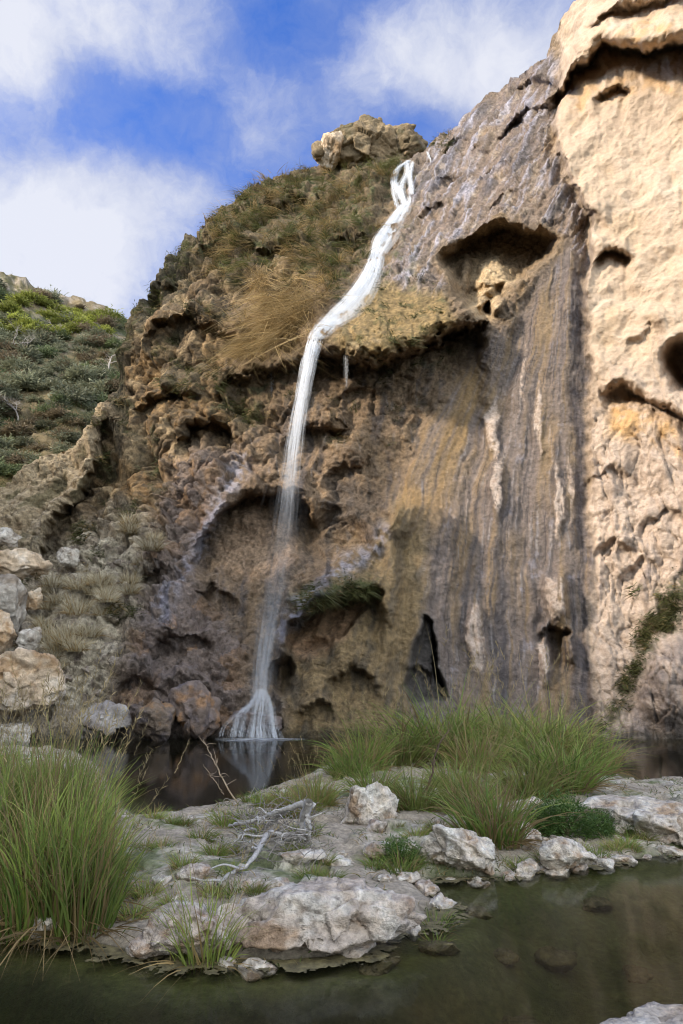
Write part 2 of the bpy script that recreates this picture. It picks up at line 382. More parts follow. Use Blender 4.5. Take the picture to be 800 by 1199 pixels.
def step_out(pts, A, L, n=1.0, taper=14, tr=None):
    p = np.array(pts, float); vl = np.interp(uu, p[:, 0], p[:, 1]); k = sstep(p[0, 0], p[0, 0] + taper, uu) * (1 - sstep(p[-1, 0] - (tr or taper), p[-1, 0], uu)); d = vv - vl + wl * n
    return -k * A * sstep(-2, 7, d) * np.exp(-np.maximum(d - 10, 0) / L)
yd += step_out([(318, 756), (340, 728), (360, 703), (395, 668), (430, 638), (452, 612), (470, 592), (490, 590), (520, 600), (570, 640)], 2.2, 90, .35, 14, 110)
yd += step_out([(226, 655), (240, 618), (262, 580), (284, 548), (300, 556), (312, 575)], 1.0, 40, .8) + step_out([(190, 735), (205, 690), (228, 662), (246, 672)], .9, 40, .8)
re_ = np.random.default_rng(77)
for a, b in [(150, 760), (185, 720), (170, 805), (215, 780), (235, 735), (255, 800), (280, 760), (200, 830), (265, 690), (150, 830), (245, 835), (372, 812), (390, 640), (355, 650), (410, 600), (200, 560), (235, 535), (175, 590), (330, 540), (395, 520)]:
    w = re_.uniform(22, 38); h = re_.uniform(10, 24); sk = re_.uniform(-8, 8)
    yd += step_out([(a - w, b + h), (a - w * .5, b + h * .3), (a + sk, b - 2), (a + w * .5, b + h * .25), (a + w, b + h)], re_.uniform(.5, 1.1), re_.uniform(18, 32), .7, 8)
yd += ell(510, 700, 60, 140, -.7) + ridge([(455, 600), (458, 660), (452, 730), (440, 800)], -.6, 14)
for pts, A, L in [([(150, 692), (180, 674), (206, 668)], 1.2, 30), ([(170, 776), (200, 752), (230, 748), (258, 762)], .9, 26), ([(222, 706), (250, 692), (284, 702)], .9, 24), ([(376, 566), (402, 548), (442, 542)], .7, 28), ([(322, 524), (350, 502), (380, 506), (414, 498)], 1.0, 30),
        ([(205, 524), (235, 502), (262, 498), (290, 524)], 1.5, 36), ([(176, 404), (215, 382), (250, 390), (294, 402)], 1.1, 36), ([(156, 486), (200, 462), (244, 472)], 1.1, 36), ([(230, 304), (270, 290), (310, 300), (354, 290)], .9, 26), ([(296, 254), (340, 240), (404, 250)], .8, 22), ([(376, 294), (410, 280), (446, 286)], .7, 20),
        ([(160, 356), (190, 338), (220, 344)], .8, 26), ([(380, 800), (410, 786), (445, 796)], .7, 26), ([(340, 838), (370, 822), (400, 832)], .6, 20), ([(120, 742), (150, 726), (180, 738)], .8, 22), ([(130, 812), (165, 800), (200, 816)], .8, 22), ([(390, 470), (420, 456), (450, 462)], .7, 24)]:
    yd += lip(pts, A, L, A * .6, 24, 5, 20, 1.3)

P0 = unproj(u, v, base_depth(u, v)).reshape(NR, NC, 3)
du = np.gradient(P0, axis=1); dv = np.gradient(P0, axis=0)
Nn = np.cross(du, dv); Nn /= np.linalg.norm(Nn, axis=-1)[..., None]
Nn = np.where(((P0 - np.array([0, 0, H])) * Nn).sum(-1, keepdims=True) > 0, -Nn, Nn).reshape(-1, 3)
P = unproj(u, v, yd)
W = P0.reshape(-1, 3)

def region(poly, soft=14, warp=1.6):
    d = poly_sdf(poly, u + wu * warp, v + wv * warp); return sstep(-soft, soft, -d)
m_cong = region([(60, 640), (100, 560), (135, 470), (140, 370), (180, 290), (235, 250), (290, 300), (265, 400), (290, 470), (340, 480), (330, 540), (260, 560), (200, 620), (150, 630), (90, 640)], 18)
m_cap = region([(215, 270), (262, 222), (360, 195), (470, 180), (470, 220), (430, 300), (390, 350), (300, 330), (260, 330)], 20)
m_straw = region([(275, 385), (300, 330), (350, 310), (380, 340), (365, 390), (330, 425), (290, 425)], 14)
m_bulge = region([(385, 400), (420, 350), (450, 310), (500, 320), (528, 350), (535, 392), (490, 405), (440, 420), (400, 412)], 10)
m_apron = region([(600, 380), (660, 290), (690, 300), (688, 470), (700, 600), (695, 840), (680, 885), (440, 885), (440, 640), (460, 560), (510, 470), (555, 400)], 14)
m_slope = region([(490, 180), (545, 135), (600, 95), (650, 60), (652, 170), (690, 260), (690, 310), (640, 270), (580, 255), (510, 300), (520, 345), (470, 330), (440, 330), (480, 260), (475, 215)], 10)
m_right = region([(655, 30), (690, -10), (960, -330), (960, 900), (700, 900), (690, 600), (690, 300), (692, 262), (668, 210), (653, 180), (648, 110)], 8, 1.7)
m_ramp = region([(-160, 600), (0, 560), (60, 520), (130, 470), (142, 505), (108, 566), (80, 610), (55, 650), (30, 670), (-160, 680)], 8)
m_talus = region([(-200, 680), (30, 660), (80, 640), (160, 600), (205, 620), (200, 700), (130, 800), (110, 885), (-200, 900)], 20)
m_low = region([(200, 620), (235, 640), (290, 570), (340, 560), (420, 580), (460, 640), (440, 885), (120, 885), (180, 700)], 20)
m_lowl = region([(200, 540), (280, 530), (250, 620), (230, 680), (290, 760), (290, 885), (120, 885), (150, 760), (180, 640)], 22)
m_drape = region([(338, 740), (400, 665), (468, 580), (505, 640), (495, 720), (480, 870), (330, 870), (335, 800)], 10)
m_under = region([(250, 455), (300, 440), (360, 420), (460, 425), (540, 395), (560, 400), (520, 470), (470, 520), (380, 530), (330, 500)], 14)

# displacement -------------------------------------------------------------
Ww = W + 0.8 * np.stack([fbm(W * .35, 3, 31), fbm(W * .35, 3, 32), fbm(W * .35, 3, 33)], -1)
n_w = fbm(W * .35, 3, 36)
big = fbm(W * 0.16, 4, 41)
med = fbm(Ww * 0.7, 5, 42, .55)
rid = fbm(Ww * 0.45, 5, 43, .5, True)
fa, fe, fr = facet(Ww * np.array([.9, .9, .7]), 51)
fb, fe2, fr2 = facet(Ww * np.array([2.3, 2.3, 1.9]), 52)
w1, w2, wk, _o = worley(Ww * 1.05, 61)
w3, w4, wk2, _o = worley(Ww * 2.6, 62)
w5, w6, wk3, _o = worley(Ww * 0.5, 63)
dome = sstep(0, .35, w2 - w1) ; dome2 = sstep(0, .4, w4 - w3)
yd = yd + 0
smoothz = np.clip(m_apron + m_slope * .7 + m_bulge, 0, 1)
smoothz = np.clip(smoothz + .65 * m_drape, 0, 1)
rough = 1 - .75 * smoothz
m_mid = np.clip(region([(300, 480), (340, 440), (540, 420), (470, 560), (450, 640), (400, 700), (330, 740), (300, 860), (130, 870), (190, 640), (240, 560)], 16), 0, 1)
rough = rough * (1 - .5 * m_mid)
disp = .55 * big + rough * (.30 * med + .22 * rid) + (1 - smoothz) * (1 - m_cong) * (.16 * fa + .07 * fb) * (1 - .55 * m_right) + .05 * smoothz * med
Wc = W + 1.0 * np.stack([fbm(W * .8, 4, 34), fbm(W * .8, 4, 35), fbm(W * .8, 4, 36)], -1); fc, fce, fcr = facet(Wc * np.array([.75, .75, .55]), 54, 1.0); fd, fde, fdr = facet(Wc * 1.7, 55, 1.0)
Wl = W + .35 * np.stack([fbm(W * .9, 3, 34), fbm(W * .9, 3, 35), fbm(W * .9, 3, 36)], -1)
l1, l1b, lk1, _o = worley(Wl * np.array([.62, .62, .5]), 64); l2, l2b, lk2, _o = worley(Wl * np.array([1.35, 1.35, 1.1]), 65); l3, l3b, lk3, _o = worley(Wl * 3.0, 66)
def rnd(k, m): return _T2[(k * m) & 4095][:, m % 4]
l0, l0b, lk0, _o = worley(Wl * np.array([.27, .27, .24]), 67)
lump = 1.1 * (.5 - l0 ** 2) * rnd(lk0, 13) - .25 * (1 - sstep(0, .08, l0b - l0)) + .75 * (.5 - l1 ** 2) * (.4 + rnd(lk1, 3)) + .34 * (.5 - l2 ** 2) * (.1 + 1.3 * rnd(lk2, 5) ** 2) + .17 * (.5 - l3 ** 2) * rnd(lk3, 7) + .22 * fc * k01(n_w, -.2, .3) + .14 * fbm(W * 1.8, 4, 68) - .12 * (1 - sstep(0, .14, l2b - l2)) * k01(n_w, -.2, .3) - .2 * (1 - sstep(0, .1, l1b - l1))
disp += m_cong * (1 - .6 * m_straw) * (1.1 * lump + .25 * med)
disp += (m_talus + .55 * m_lowl) * (.7 * lump) + m_ramp * (.35 * lump + .45 * rid + .5 * fbm(np.stack([(u + v) * .035, (u - v) * .008, 0 * u], -1), 3, 69))
disp += (m_talus + .4 * m_lowl) * (.30 * fa + .12 * fb)
# draping flutes on the apron, running with the flow
uL = np.interp(v, [250, 360, 450, 560, 700, 870], [600, 565, 520, 470, 440, 430]); uR = np.interp(v, [250, 870], [690, 705])
q5 = (uu * .35 + u * .65 - uL) / (uR - uL)
q5 = q5 + .05 * fbm(W * .25, 3, 37) + .012 * fbm(W * .9, 3, 38)
def streak(q, l, fq, fl, seed, oc=3):
    return fbm(np.stack([q * fq, l * fl, np.zeros_like(q)], -1), oc, seed)
st_a = streak(q5, v, 9, .004, 71); st_b = streak(q5, v, 26, .007, 72); st_c = streak(q5, v, 60, .012, 73)
disp += m_apron * (.8 * streak(q5, v, 3.2, .003, 70, 2) + .26 * st_a + .09 * st_b * (.3 + k01(n_w, -.2, .4)) + .05 * st_c + .12 * fbm(Ww * np.array([1.2, 1.2, .6]), 4, 48))
q7 = ((u + .25 * wu) * .87 + (v + .25 * wv) * .5); l7 = (-u * .5 + v * .87)
sl_a = streak(q7, l7, .05, .010, 74); sl_b = streak(q7, l7, .16, .018, 75); sl_c = streak(q7, l7, .4, .03, 76)
disp += m_drape * (.22 * streak(uu + .25 * v, v, .05, .008, 87) + .1 * streak(uu + .25 * v, v, .14, .014, 88))
disp += m_slope * (.45 * sl_a + .26 * sl_b + .14 * sl_c + .16 * fb * .6)
qb = uu; st_bulge = streak(qb, v, .09, .01, 77)
disp += m_bulge * (.28 * st_bulge + .1 * med)
# right wall: broad smooth lumps above, vertical broken panels below
lowr = m_right * sstep(380, 560, v)
qr = streak(uu, v, .045, .008, 78); qr2 = streak(uu, v, .11, .016, 79)
fp, fpe, fpr = facet(Ww * np.array([.8, .8, .33]), 53, .7)
fq_, fqe, _q = facet(Ww * np.array([1.5, 1.5, .5]), 60, .8)
disp += lowr * (.14 * fq_ - .10 * (1 - sstep(0, .07, fqe)) + .20 * fp + .22 * qr + .10 * qr2 + .06 * (sstep(0, .09, fpe) - 1))
disp += m_right * (.09 * fbm(W * .8, 4, 44) + .5 * fbm(W * .3, 3, 45) + .12 * fbm(W * np.array([.7, .7, .3]), 3, 49, .5, True) + .14 * qr)
pit = m_right * sstep(.42, .62, fbm(W * np.array([1.1, 1.1, 1.5]), 4, 46)) ; disp -= .22 * pit * k01(n_w, -.1, .3)
crk = np.exp(-(fbm(Ww * np.array([.45, .45, .22]), 4, 56) / .022) ** 2); crk2 = np.exp(-(fbm(Ww * np.array([.8, .8, .6]) + 9, 4, 57) / .025) ** 2)
disp -= m_right * (.10 * crk * (.08 + .8 * lowr) + .06 * crk2 * (.05 + .7 * lowr)) + (1 - smoothz) * (1 - m_right) * (1 - m_cong) * (.08 * crk + .07 * crk2)
jd = 1 - sstep(0, .13, fde); jc = 1 - sstep(0, .09, fce); disp -= (.4 * m_lowl + .25 * m_talus) * (.16 * jd + .16 * jc)
pk = sstep(.16, .42, fbm(Wc * np.array([.9, .9, .75]), 4, 58)); disp -= (m_cong * .35 + .18 * (1 - m_cong)) * (1 - smoothz) * (1 - m_right) * pk
disp += m_right * (.08 * sstep(0, .5, w6 - w5) + .03 * dome * k01(n_w, -.3, .3)) + m_slope * (.22 * fc + .12 * fd) + m_cap * (.45 * fc + .35 * lump)
fine = fbm(W * 3.2, 3, 59, .6); disp += .035 * fine * (1 - .5 * smoothz)
# rounded shelves on the lower middle
disp += m_low * (1 - .8 * m_drape) * (.2 * rid + .10 * fc + .22 * fbm(Ww * np.array([.6, .6, 1.4]), 4, 47))
disp += m_under * (.22 * fa + .3 * lump)
P = P + Nn * disp[:, None]

# colour identities ----------------------------------------------------------
def C(*c): return np.array(c)[None]
def mixc(a, b, k): return a * (1 - k[:, None]) + b * k[:, None]
n_a = fbm(Ww * .5, 4, 81); n_b = fbm(Ww * 1.6, 4, 82); n_c = fbm(W * 4, 3, 83); n_d = fbm(W * .2, 3, 84)
col = np.repeat(C(.165, .12, .08), len(u), 0)                       # brown travertine
col = mixc(col, C(.24, .165, .09), k01(n_a, -.1, .4)); col = mixc(col, C(.10, .075, .055), k01(n_b, .05, .5) * .8)
# conglomerate
c = mixc(np.repeat(C(.15, .105, .06), len(u), 0), C(.33, .24, .135), sstep(.45, .95, _T2[(wk * 5) & 4095][:, 1]))
c = mixc(c, C(.38, .28, .16), sstep(.6, .95, rnd(lk2, 9)) * .85); c = mixc(c, C(.24, .145, .06), sstep(.55, .9, rnd(lk1, 11)) * .6); c = mixc(c, C(.07, .055, .04), (1 - sstep(0, .12, l2b - l2)) * .6)
c = mixc(c, C(.29, .17, .07), k01(n_a, .2, .5) * .5)
c = mixc(c, C(.055, .045, .03), k01(n_b, .05, .4) * .8)
col = mixc(col, c, m_cong)
# lichen-dark rim along the skyline on the left
rim = (1 - sstep(10, 60, v - np.interp(u, sil[:, 0], sil[:, 1]) + 20 * n_a)) * (1 - sstep(340, 380, u)) * sstep(125, 150, u)
rim = np.clip(rim + m_cong * k01(n_a + .5 * n_d, .12, .3) * .75, 0, 1)
col = mixc(col, mixc(np.repeat(C(.085, .075, .05), len(u), 0), C(.10, .10, .045), k01(n_b, 0, .3)), rim * .85)
# grassy cap ground
c = mixc(np.repeat(C(.15, .11, .06), len(u), 0), C(.075, .085, .03), k01(n_b, -.1, .3)); c = mixc(c, C(.08, .06, .04), k01(n_a, .1, .4) * .7)
col = mixc(col, c, m_cap * .9); col = mixc(col, C(.26, .18, .09), m_straw * .7)
# bulge
c = mixc(np.repeat(C(.27, .19, .085), len(u), 0), C(.17, .13, .06), k01(st_bulge, -.1, .4)); c = mixc(c, C(.10, .10, .04), k01(n_b, .1, .4) * .7); c = mixc(c, C(.45, .36, .24), k01(n_a, .25, .45) * .5)
col = mixc(col, c, m_bulge)
# underside
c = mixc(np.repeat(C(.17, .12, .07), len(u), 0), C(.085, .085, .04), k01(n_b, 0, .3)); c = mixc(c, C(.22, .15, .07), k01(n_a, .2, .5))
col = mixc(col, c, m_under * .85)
# apron
st_d = streak(q5, v, 95, .02, 80, 4); st_e = streak(q5, v, 42, .006, 89, 3)
c = np.repeat(C(.165, .132, .115), len(u), 0)
c = mixc(c, C(.235, .16, .08), k01(st_a + .35 * n_d, .0, .35) * .75); c = mixc(c, C(.075, .065, .065), k01(st_b + .5 * st_d, .0, .4) * .8)
c = mixc(c, C(.25, .17, .085), k01(st_e, .1, .4) * .55); c = mixc(c, C(.31, .275, .26), k01(st_c + .5 * st_d, .15, .5) * .6); c = mixc(c, C(.05, .043, .045), k01(st_d * .7 - .6 * st_e, .1, .4) * .75); c = mixc(c, C(.25, .24, .28), k01(n_b + st_c * .6, .25, .6) * .5)
och = region([(470, 500), (520, 440), (560, 420), (590, 470), (540, 560), (490, 640), (470, 780), (440, 820), (440, 620)], 26)
c = mixc(c, C(.255, .165, .07), och * k01(st_b + .4 * n_a, -.35, .2) * .8)
c = mixc(c, C(.055, .05, .055), np.exp(-((uu - np.interp(v, [560, 640, 840], [590, 584, 590])) / 6) ** 2) * sstep(540, 580, v) * .8)
c = mixc(c, C(.07, .062, .07), np.exp(-((uu - np.interp(v, [250, 400, 700, 850], [686, 676, 682, 690]) + 14 * n_a) / (11 + 8 * n_d)) ** 2) * .75 * k01(n_a + .6 * st_d + .4 * n_b, -.35, .15))
white = np.clip(ell(577, 500, 10, 50, 1) + ell(584, 570, 8, 48, 1) + ell(648, 700, 17, 36, 1) + ell(637, 775, 11, 44, 1) + ell(557, 750, 13, 62, 1) + ell(632, 490, 6, 60, .7) + ell(655, 590, 7, 70, .7) + ell(668, 560, 5, 90, .5) + ell(615, 440, 4, 70, .5), 0, 1)
c = mixc(c, mixc(np.repeat(C(.47, .385, .325), len(u), 0), C(.36, .27, .21), k01(n_c, 0, .4)), sstep(.2, .55, white * (.75 + .7 * n_b + .7 * n_c + .9 * st_d + .6 * st_c)) * .9)
col = mixc(col, c, m_apron)
# wet upper slope: grey brown with pale mineral film
c = mixc(np.repeat(C(.22, .165, .125), len(u), 0), C(.115, .10, .10), k01(sl_a, 0, .4)); c = mixc(c, C(.42, .41, .48), k01(sl_b + .6 * sl_c, .0, .4) * .8)
c = mixc(c, C(.30, .20, .11), k01(n_a, .15, .5) * .6); c = mixc(c, C(.07, .06, .06), k01(sl_b - sl_c * .5, .25, .5) * .7); c = mixc(c, C(.42, .34, .25), k01(fr2, .8, .95) * .4)
c = mixc(c, C(.10, .10, .045), sstep(0, 40, 505 - u) * k01(n_b, -.1, .3))
col = mixc(col, c, m_slope)
# right wall
c = np.repeat(C(.47, .36, .26), len(u), 0)
c = mixc(c, C(.53, .425, .325), k01(n_a, 0, .4) * .7); c = mixc(c, C(.47, .34, .215), k01(fbm(W * np.array([.5, .5, .35]), 4, 85), .1, .5) * .6)
c = mixc(c, C(.30, .21, .14), k01(n_b, .35, .65) * .4)
c = mixc(c, mixc(np.repeat(C(.46, .365, .30), len(u), 0), C(.31, .245, .205), k01(qr2 + n_b * .5, .05, .45)), lowr * .75)
c = mixc(c, C(.30, .22, .16), k01(fbm(np.stack([uu * .06, v * .006, 0 * u], -1), 4, 92), .12, .5) * .45)
c = mixc(c, C(.17, .145, .14), lowr * k01(qr + .4 * qr2, .22, .5) * .7)
stain = np.clip(region([(705, 470), (740, 468), (790, 500), (800, 540), (760, 520), (715, 505)], 10) + region([(660, 120), (700, 95), (760, 85), (800, 80), (800, 110), (720, 115), (670, 150)], 10) * .7 + region([(695, 75), (760, 20), (800, 10), (800, 50), (740, 58)], 8) * .8, 0, 1)
c = mixc(c, C(.50, .29, .10), stain * k01(n_b + .5 * n_a, -.35, .3) * .75)
footg = region([(770, 760), (810, 740), (960, 700), (960, 900), (720, 900), (740, 830)], 14)
c = mixc(c, C(.20, .165, .15), footg * k01(n_b, -.4, .1) * .8)
col = mixc(col, c, m_right)
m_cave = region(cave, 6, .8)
c = mixc(np.repeat(C(.25, .18, .11), len(u), 0), C(.50, .37, .22), np.clip(ell(580, 322, 36, 28, 1) + ell(568, 355, 26, 30, 1), 0, 1)); col = mixc(col, c, m_cave)  # cave walls and inner rock paled, bounced light put into the colour
# pale ramp and talus
c = mixc(np.repeat(C(.40, .315, .205), len(u), 0), C(.25, .185, .115), k01(n_b, .05, .4)); rbs = fbm(np.stack([(u + v) * .04, (u - v) * .008, 0 * u], -1), 3, 70); c = mixc(c, C(.14, .12, .065), k01(rbs + .3 * n_b, .08, .3) * .8); col = mixc(col, c, m_ramp)
c = mixc(np.repeat(C(.46, .40, .30), len(u), 0), C(.23, .185, .145), k01(n_b, -.05, .35)); c = mixc(c, C(.40, .33, .25), sstep(.7, .9, fr) * .7); col = mixc(col, c, m_talus)
c = mixc(np.repeat(C(.20, .155, .135), len(u), 0), C(.27, .165, .095), sstep(.5, .85, rnd(lk2, 9)) * .8); c = mixc(c, C(.12, .105, .11), k01(n_a, 0, .35) * .7); c = mixc(c, C(.28, .26, .28), k01(n_c, .2, .5) * .5)
col = mixc(col, c, m_lowl * .85)
c = mixc(np.repeat(C(.17, .125, .085), len(u), 0), C(.095, .08, .068), k01(n_b, -.05, .3)); c = mixc(c, C(.075, .08, .03), k01(n_a + .3 * n_c, .15, .4) * .7)
c = mixc(c, C(.13, .105, .09), k01(n_d + .3 * n_b, .0, .3) * .6)
col = mixc(col, c, m_low * (1 - m_lowl) * .85)
vs_ = streak(uu + .12 * (v - 600), v, .07, .009, 93, 4); vs2 = streak(uu, v, .2, .02, 94, 3)
c = mixc(np.repeat(C(.215, .15, .095), len(u), 0), C(.10, .082, .075), k01(vs_ + .3 * n_b, .0, .35)); c = mixc(c, C(.30, .20, .11), k01(-vs_ + .4 * vs2, .15, .45) * .7); c = mixc(c, C(.24, .215, .21), k01(vs2 + .3 * n_b, .25, .5) * .6)
col = mixc(col, c, m_mid * (1 - m_lowl) * .8)
c = mixc(np.repeat(C(.25, .175, .085), len(u), 0), C(.13, .10, .06), k01(streak(uu + .25 * v, v, .07, .012, 86) + .3 * n_b, -.05, .3)); c = mixc(c, C(.20, .19, .16), k01(n_a, .2, .5) * .5)
col = mixc(col, c, m_drape * .8)
c = region([(335, 745), (360, 725), (440, 692), (445, 705), (400, 745), (352, 775)], 7); col = mixc(col, C(.42, .26, .15), c * .8)
c = region([(255, 640), (290, 600), (340, 595), (350, 660), (320, 680), (270, 670)], 12); col = mixc(col, C(.34, .235, .155), c * .8)
c = region([(340, 720), (360, 690), (440, 670), (442, 686), (400, 700)], 8); col = mixc(col, C(.055, .075, .02), c * k01(n_c, -.4, .0) * .85)
rib_shade = region([(338, 705), (372, 655), (420, 612), (452, 585), (420, 560), (385, 560), (388, 620), (350, 650)], 10); col = mixc(col, C(.085, .068, .055), rib_shade * .75)  # dark brown painted above the rib, standing in for contrast the light lacks
blu = np.clip(ridge([(286, 548), (262, 582), (242, 622), (232, 650)], 1, 9) + ridge([(222, 668), (205, 700), (192, 728)], .8, 9) + ridge([(332, 738), (362, 704), (396, 672), (430, 644), (450, 622)], 1.0, 9), 0, 1); col = mixc(col, C(.38, .37, .43), blu * k01(n_c + n_b, -.4, .2) * .8)
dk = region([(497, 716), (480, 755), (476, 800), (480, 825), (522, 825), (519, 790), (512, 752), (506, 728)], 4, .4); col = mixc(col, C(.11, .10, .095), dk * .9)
ivy = np.clip(region([(705, 850), (745, 760), (780, 680), (805, 670), (805, 730), (770, 760), (730, 830), (712, 862)], 8) + ell(750, 690, 10, 8, .7) + ell(705, 850, 10, 14, 1), 0, 1); col = mixc(col, C(.05, .06, .025), ivy * k01(n_c, -.3, .1) * .85)
# dark wet tide line at the foot
foot = 1 - sstep(.05, .45, P[:, 2] + .15 * n_b); col = mixc(col, col * .35 + C(.01, .012, .008), foot)
wet = np.clip(m_apron * (.55 + .5 * k01(st_b, -.2, .3)) + m_drape * .5 + m_slope * .8 + blu + foot + m_lowl * .35 + np.clip(ell(310, 760, 40, 120, .6), 0, 1), 0, 1) * (1 - m_right)

# plateau behind the skyline
top = P.reshape(NR, NC, 3)[-1]; rows = []
for j in range(1, NB + 1):
    t = j / NB; b = top.copy(); b[:, 1] += 36 * t ** 1.5; b[:, 2] += -12 * t ** 1.3 + .6 * fbm(b * .3, 3, 91); rows.append(b)
colg = col.reshape(NR, NC, 3)
Pall = np.concatenate([P.reshape(NR, NC, 3), np.array(rows)], 0)
Call = np.concatenate([colg, np.repeat(colg[-1:], NB, 0)], 0); Wall = np.concatenate([wet.reshape(NR, NC), np.zeros((NB, NC))], 0)
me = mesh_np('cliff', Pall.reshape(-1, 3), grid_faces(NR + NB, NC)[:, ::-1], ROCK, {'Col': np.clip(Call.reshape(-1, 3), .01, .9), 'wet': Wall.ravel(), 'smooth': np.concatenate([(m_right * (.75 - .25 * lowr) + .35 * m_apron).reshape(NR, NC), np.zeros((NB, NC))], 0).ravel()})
cliff = tag(link('cliff', me), 'tall brown and cream travertine cliff behind the pool', kind='structure')
# true normals of the finished face, for planting
G = P.reshape(NR, NC, 3); CN = np.cross(np.gradient(G, axis=1), np.gradient(G, axis=0)); CN /= np.linalg.norm(CN, axis=-1)[..., None] + 1e-9
CN = np.where(((G - np.array([0, 0, H])) * CN).sum(-1, keepdims=True) > 0, -CN, CN).reshape(-1, 3)

def cliff_at(pu, pv):
    ci = int(np.clip(round((pu + 160) / 1120 * (NC - 1)), 0, NC - 1)); r = (885 - pv) / (885 - vs[ci]) * (NR - 1)
    return G[int(np.clip(round(r), 0, NR - 1)), ci]

# ------------------------------------------------------------------ hillside far left and the canyon's other wall
def hill():
    nr, nc = 170, 230
    ug = np.linspace(-330, 330, nc); crest = np.interp(ug, [-330, -120, 0, 30, 60, 100, 150, 200, 330], [200, 285, 320, 328, 342, 352, 372, 392, 430]) + 3 * fbm(np.stack([ug * .06, ug * 0, ug * 0], -1), 3, 5)
    s = np.linspace(0, 1, nr)[:, None]; vg = 790 + (crest[None] - 790) * s; ug2 = np.repeat(ug[None], nr, 0)
    y = 40 + 12 * s + 66 * s ** 2.1 + 10 * fbm(np.stack([ug2 * .012, vg * .014, ug2 * 0], -1), 4, 8) * s
    p = unproj(ug2.ravel(), vg.ravel(), y.ravel())
    f, e, r = facet(p * .22, 9); p[:, 2] += .9 * f * (s.repeat(nc, 1).ravel() > .05) + .6 * fbm(p * .3, 4, 10)
    n1 = fbm(p * .1, 4, 12); n2 = fbm(p * .4, 4, 13)
    c = mixc(np.repeat(C(.16, .125, .07), len(p), 0), C(.075, .08, .035), k01(n1, -.2, .2)); c = mixc(c, C(.30, .25, .19), k01(n2 + .8 * (s.repeat(nc, 1).ravel() - .75), .15, .45))  # soil darkened and crest paled: slope's shade and sun put into the colour
    c = mixc(c, C(.24, .18, .08), (1 - sstep(.35, .55, s.repeat(nc, 1).ravel())) * k01(n2, -.3, .2) * .7)
    g = p.reshape(nr, nc, 3); rows = []
    for j in range(1, 9): b = g[-1].copy(); b[:, 1] += 12 * j; b[:, 2] += -1.2 * j; rows.append(b)
    pa = np.concatenate([g, np.array(rows)], 0).reshape(-1, 3); ca = np.concatenate([c, np.repeat(c.reshape(nr, nc, 3)[-1:], 8, 0).reshape(-1, 3)], 0)
    me = mesh_np('hillside', pa, grid_faces(nr + 8, nc)[:, ::-1], SLOPE, {'Col': ca, 'wet': np.zeros(len(pa))})
    tag(link('hillside', me), 'scrub covered canyon slope far left of the cliff', kind='structure')
    return ug, vg, g
hu, hv, hg = hill()
def hill_at(pu, pv):
    ci = int(np.clip(np.searchsorted(hu, pu), 0, len(hu) - 1)); ri = int(np.argmin(np.abs(hv[:, ci] - pv))); return hg[ri, ci]

def canyon_wall():
    # the slope across the stream, left of and behind the viewer: it keeps the low sun off the pool and the foot of the cliff
    n, m = 120, 40; t = np.linspace(0, 1, n)
    x = np.interp(t, [0, .35, .7, 1], [-20, -38, -46, -62]); y = np.interp(t, [0, .35, .7, 1], [-95, -45, -5, 40])
    crest = np.interp(t, [0, .3, .55, .8, 1], [CW[0], CW[1], CW[2], CW[3], CW[4]]) + 3.0 * fbm(np.stack([t * 14, t * 0, t * 0], -1), 4, 3)
    rows = []
    for j in range(m):
        k = j / (m - 1); k2 = min(k / .6, 1.0); out = (1 - k2) * 24 if k < .6 else -(k - .6) * 60
        rows.append(np.stack([x + out * .9, y + out * .25, -2 + (crest + 2) * (k2 ** 1.15 if k < .6 else 1 - (k - .6) * .9)], -1))
    g = np.array(rows); p = g.reshape(-1, 3); p = p + (1.6 * fbm(p * .12, 4, 2))[:, None] * np.array([1, .3, .2])
    c = mixc(np.repeat(C(.22, .17, .10), len(p), 0), C(.08, .085, .04), k01(fbm(p * .15, 4, 6), -.1, .3))
    tag(link('hillside', mesh_np('hillside', p, grid_faces(m, n), SLOPE, {'Col': c, 'wet': np.zeros(len(p))})), 'opposite canyon slope behind the stream', kind='structure')
CW = (44, 44, 42, 40, 36)
canyon_wall()

# ------------------------------------------------------------------ ground: bank, stream bed, pool bed
shore_px = [(-260, 1075), (-100, 1085), (0, 1092), (60, 1100), (120, 1112), (170, 1122), (260, 1130), (350, 1126), (430, 1114), (500, 1084), (512, 1058), (492, 1036), (520, 1030), (600, 1026), (690, 1016), (760, 1006), (800, 998), (900, 980), (1050, 960),
    (1050, 918), (900, 912), (800, 914), (760, 916), (738, 916), (722, 905), (700, 890), (600, 882), (480, 882), (400, 888), (350, 912), (290, 932), (240, 946), (170, 958), (140, 935), (118, 895), (90, 880), (0, 878), (-260, 876)]
shore = onz(np.array([p[0] for p in shore_px]), np.array([p[1] for p in shore_px]))[:, :2]
GX0, GX1, GY0, GY1, GS = -11.5, 13.5, 2.6, 23.0, 0.05
gx = np.arange(GX0, GX1, GS); gy = np.arange(GY0, GY1, GS); X, Y = np.meshgrid(gx, gy)
xf, yf = X.ravel(), Y.ravel(); Z0 = np.zeros_like(xf); pp = np.stack([xf, yf, Z0], -1)
sdw = .16 * fbm(pp * 1.3, 4, 101) + .05 * fbm(pp * 5, 3, 102)
sd = poly_sdf(shore, xf, yf) + sdw
def bed(x, y):
    return -.22 - .55 * sstep(.2, 3.0, np.abs(y - 7) * 0 + (6.2 - x) * .5)
zin = .10 * sstep(0, .25, -sd) + .14 * sstep(.1, 1.6, -sd) + .05 * fbm(pp * .9, 4, 103) * sstep(0, .5, -sd)
f_, e_, r_ = facet(pp * 2.2, 104); zin += sstep(.1, .5, -sd) * (.09 * f_ + .05 * fbm(pp * 2.6, 4, 110) + .02 * fbm(pp * 9, 3, 105))
